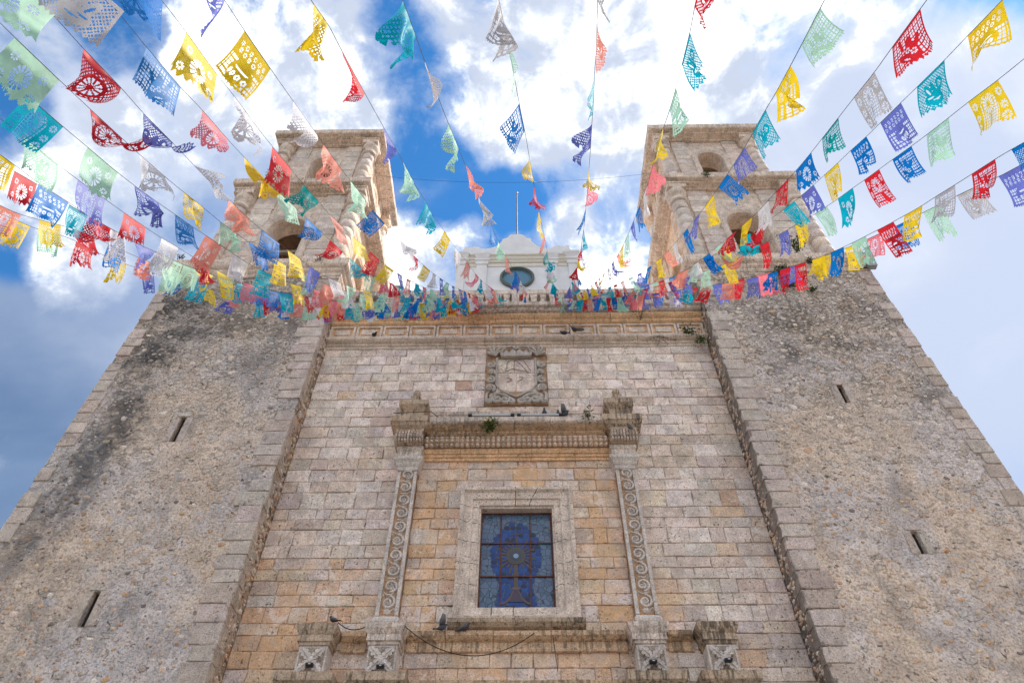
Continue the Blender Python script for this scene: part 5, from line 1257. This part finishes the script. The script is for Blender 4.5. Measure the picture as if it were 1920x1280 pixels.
B('bunting starting purple then a plain yellow flag, crossing the left belfry', [(370, -70), (422, 2), (457, 56), (509, 132), (542, 179), (603, 265), (640, 318), (656, 337), (687, 378), (697, 392), (722, 420), (737, 437), (766, 470), (784, 487), (807, 509), (850, 538), (905, 560)],
  [(378, -60, 422, 2, PU, 'swan', 'wave'), (457, 56, 509, 132, YE, 'pot', 'open'), (542, 179, 600, 262, WH, 'torn', 'fold'), (606, 270, 640, 318, SA, 'torn', 'wave'), (656, 337, 687, 378, MI, 'torn', 'wave'), (697, 392, 722, 420, BL, 'swan', 'open'), (737, 437, 766, 470, WH, 'swan', 'wave'), (766, 472, 784, 487, R_, 'arch'), (792, 495, 807, 509, YE, 'swan')], 4.8, seed=11)
# middle
B('bunting with a twisted red flag over the left belfry roof', [(560, -55), (582, 0), (616, 47), (639, 92), (685, 177), (706, 215), (752, 297), (777, 345), (791, 366), (813, 408), (825, 420), (850, 460), (865, 477), (885, 505), (902, 526), (940, 556)],
  [(588, 8, 616, 47, YE, 'torn', 'wave'), (639, 92, 685, 177, R_, 'torn', 'twist'), (710, 222, 752, 297, PU, 'torn', 'twist'), (752, 300, 777, 345, MI, 'figure', 'wave'), (791, 366, 813, 408, TE, 'torn', 'wave'), (825, 420, 850, 458, YE, 'pot', 'open'), (852, 463, 865, 477, WH, 'torn'), (871, 487, 885, 505, SA, 'torn'), (887, 507, 902, 526, PI, 'figure')], 4.8, seed=12)
B('bunting starting teal in the blue gap, ending at the round window', [(742, -40), (755, 0), (781, 72), (796, 114), (822, 184), (836, 220), (867, 297), (886, 342), (912, 404), (928, 440), (942, 470), (958, 497), (975, 522), (988, 556)],
  [(755, 0, 781, 72, TE, 'torn', 'wave'), (796, 114, 822, 184, GY, 'swan', 'twist'), (836, 220, 864, 290, MI, 'torn', 'wave'), (871, 308, 886, 340, SA, 'torn', 'wave'), (892, 362, 911, 402, GY, 'figure', 'wave'), (914, 409, 926, 436, BL, 'torn'), (930, 445, 942, 470, MI, 'arch'), (944, 474, 957, 495, SA, 'torn'), (962, 502, 974, 520, BL, 'pot')], 5.0, seed=13)
B('nearly upright bunting with a blue flag above the flagpole', [(925, -40), (935, 0), (950, 70), (963, 138), (971, 181), (987, 262), (999, 335), (1009, 388), (1016, 422), (1024, 458), (1030, 500), (1036, 530), (1042, 560)],
  [(935, -5, 946, 52, GY, 'pot', 'wave'), (950, 72, 962, 132, MI, 'swan', 'open'), (971, 181, 986, 256, BL, 'figure', 'open'), (990, 288, 999, 333, YE, 'torn', 'twist'), (1000, 338, 1008, 384, R_, 'torn', 'twist'), (1010, 390, 1016, 420, YE, 'torn'), (1017, 427, 1023, 455, SA, 'torn'), (1025, 463, 1028, 485, GR, 'torn')], 5.4, seed=14)
B('upright bunting starting with a salmon flag right of the flagpole', [(1121, -40), (1120, 22), (1118, 93), (1115, 136), (1113, 190), (1110, 228), (1107, 283), (1103, 332), (1099, 385), (1096, 418), (1090, 460), (1084, 500), (1072, 530), (1058, 560)],
  [(1121, -38, 1120, 2, GY, 'pot'), (1120, 24, 1118, 93, SA, 'swan', 'open'), (1115, 136, 1113, 188, TE, 'pot', 'open'), (1110, 228, 1107, 280, PU, 'torn', 'wave'), (1105, 310, 1103, 335, YE, 'torn', 'twist'), (1101, 342, 1099, 372, PI, 'torn', 'twist'), (1098, 388, 1096, 416, BL, 'torn'), (1095, 424, 1091, 450, TE, 'figure')], 5.6, seed=15)
B('bunting with red lattice flag at the top, passing left of the right belfry', [(1322, -70), (1306, -5), (1294, 60), (1278, 124), (1268, 162), (1255, 209), (1245, 237), (1228, 297), (1214, 348), (1200, 383), (1184, 425), (1164, 470), (1140, 506), (1112, 534), (1078, 556)],
  [(1314, -40, 1304, 14, R_, 'swan', 'open'), (1294, 60, 1278, 124, TE, 'swan', 'open'), (1268, 162, 1255, 209, MI, 'pot', 'open'), (1245, 237, 1234, 277, YE, 'torn', 'wave'), (1228, 300, 1215, 345, PI, 'torn', 'twist'), (1213, 350, 1206, 370, WH, 'figure'), (1200, 383, 1193, 404, BL, 'torn', 'open'), (1189, 412, 1183, 427, PU, 'daisy'), (1179, 435, 1171, 452, MI, 'swan'), (1169, 457, 1163, 472, YE, 'pot')], 5.0, seed=16)
# right of the middle
B('bunting starting with a pale mint figure flag, crossing the right belfry', [(1570, -45), (1540, 12), (1502, 86), (1483, 122), (1454, 176), (1436, 205), (1411, 250), (1398, 274), (1372, 315), (1348, 350), (1322, 388), (1300, 415), (1280, 440), (1245, 479), (1206, 510), (1150, 536), (1090, 556)],
  [(1540, 12, 1502, 86, MI, 'figure', 'open'), (1483, 122, 1454, 176, YE, 'pot', 'wave'), (1436, 205, 1411, 250, TE, 'swan', 'open'), (1398, 274, 1377, 310, PU, 'arch', 'open'), (1365, 325, 1347, 352, BL, 'torn', 'open'), (1338, 365, 1322, 388, YE, 'figure', 'open'), (1314, 399, 1300, 415, PU, 'torn'), (1291, 428, 1280, 440, BL, 'daisy'), (1270, 452, 1262, 462, WH, 'torn'), (1256, 469, 1245, 479, SA, 'pot')], 4.7, seed=17)
B('bunting starting with a red snake-like flag with torn streamers', [(1790, -70), (1727, 15), (1670, 93), (1641, 134), (1600, 185), (1572, 221), (1540, 262), (1522, 285), (1493, 320), (1455, 360), (1420, 399), (1391, 424), (1365, 446), (1319, 484), (1279, 512), (1220, 534), (1110, 557)],
  [(1727, 15, 1670, 93, R_, 'figure', 'open'), (1641, 134, 1600, 185, GY, 'arch', 'open'), (1572, 221, 1540, 262, GR, 'figure', 'open'), (1522, 285, 1493, 320, BL, 'daisy', 'open'), (1479, 336, 1455, 360, R_, 'arch', 'open'), (1440, 377, 1420, 399, WH, 'torn'), (1412, 406, 1391, 424, YE, 'pot', 'open'), (1382, 434, 1365, 446, R_, 'torn'), (1354, 457, 1340, 466, MI, 'torn'), (1332, 475, 1319, 484, BL, 'daisy')], 4.5, seed=18)
B('bunting starting with a big yellow flag in the top right corner', [(1930, -50), (1880, 0), (1812, 70), (1774, 110), (1719, 164), (1690, 192), (1649, 232), (1626, 255), (1593, 284), (1572, 305), (1544, 330), (1503, 367), (1467, 395), (1425, 425), (1350, 472), (1290, 505), (1220, 533), (1100, 558)],
  [(1882, -2, 1812, 70, YE, 'pot', 'open'), (1774, 110, 1719, 164, TE, 'swan', 'open'), (1690, 192, 1649, 232, PU, 'pot', 'open'), (1626, 255, 1593, 284, BL, 'pot', 'open'), (1572, 305, 1544, 330, YE, 'swan', 'open'), (1527, 345, 1503, 367, PU, 'daisy', 'open'), (1490, 380, 1467, 395, TE, 'swan', 'open'), (1440, 413, 1422, 427, R_, 'torn')], 4.4, seed=19)
B('bunting starting with a yellow arched flag at the right edge', [(1960, 78), (1916, 114), (1874, 148), (1815, 192), (1780, 220), (1735, 255), (1709, 274), (1671, 301), (1649, 317), (1618, 340), (1599, 352), (1570, 374), (1527, 402), (1461, 440), (1385, 485), (1300, 517), (1200, 545), (1080, 560)],
  [(1874, 148, 1815, 192, YE, 'arch', 'open'), (1780, 220, 1735, 255, MI, 'figure', 'open'), (1709, 274, 1671, 301, BL, 'figure', 'open'), (1649, 317, 1618, 340, R_, 'arch', 'open'), (1599, 352, 1570, 374, TE, 'daisy', 'open'), (1551, 386, 1527, 402, MI, 'swan', 'open'), (1512, 412, 1492, 422, YE, 'torn'), (1477, 432, 1461, 440, PU, 'torn'), (1440, 455, 1425, 462, R_, 'torn'), (1400, 479, 1385, 485, SA, 'daisy')], 4.9, seed=20)
B('second lowest bunting at the right edge, with blue then red figure flags', [(1960, 245), (1897, 280), (1865, 299), (1820, 328), (1790, 347), (1752, 370), (1729, 386), (1694, 405), (1675, 416), (1642, 433), (1597, 456), (1558, 474), (1522, 488), (1490, 498), (1440, 514), (1370, 530), (1250, 548), (1150, 558), (1050, 565)],
  [(1945, 253, 1902, 277, BL, 'torn', 'open'), (1865, 299, 1820, 328, R_, 'figure', 'open'), (1790, 347, 1752, 370, GY, 'figure', 'open'), (1729, 386, 1694, 405, YE, 'pot', 'open'), (1675, 416, 1642, 433, R_, 'pot', 'open'), (1625, 444, 1597, 456, MI, 'daisy', 'open'), (1582, 464, 1558, 474, BL, 'daisy', 'open'), (1546, 480, 1522, 488, YE, 'torn'), (1511, 492, 1490, 498, R_, 'figure', 'open'), (1482, 500, 1462, 507, R_, 'torn'), (1457, 508, 1440, 514, BL, 'torn')], 5.6, seed=21)
B('lowest bunting at the right edge, starting with a purple flag', [(1960, 288), (1912, 310), (1880, 328), (1830, 350), (1800, 364), (1762, 384), (1737, 395), (1702, 414), (1684, 422), (1632, 446), (1592, 463), (1530, 486), (1440, 512), (1320, 538), (1200, 553), (1060, 566)],
  [(1912, 310, 1880, 328, PU, 'pot', 'open'), (1830, 350, 1800, 364, GY, 'swan', 'open'), (1762, 384, 1737, 395, MI, 'torn', 'open'), (1702, 414, 1684, 422, BL, 'swan', 'open'), (1647, 441, 1632, 446, PI, 'arch', 'open'), (1605, 459, 1592, 463, YE, 'figure', 'open')], 6.2, seed=22)
print(np.round(np.percentile(DBG, [0, 10, 25, 50, 75, 90, 100]), 2), 'flags', NFLAG, 'objects', len(bpy.data.objects))
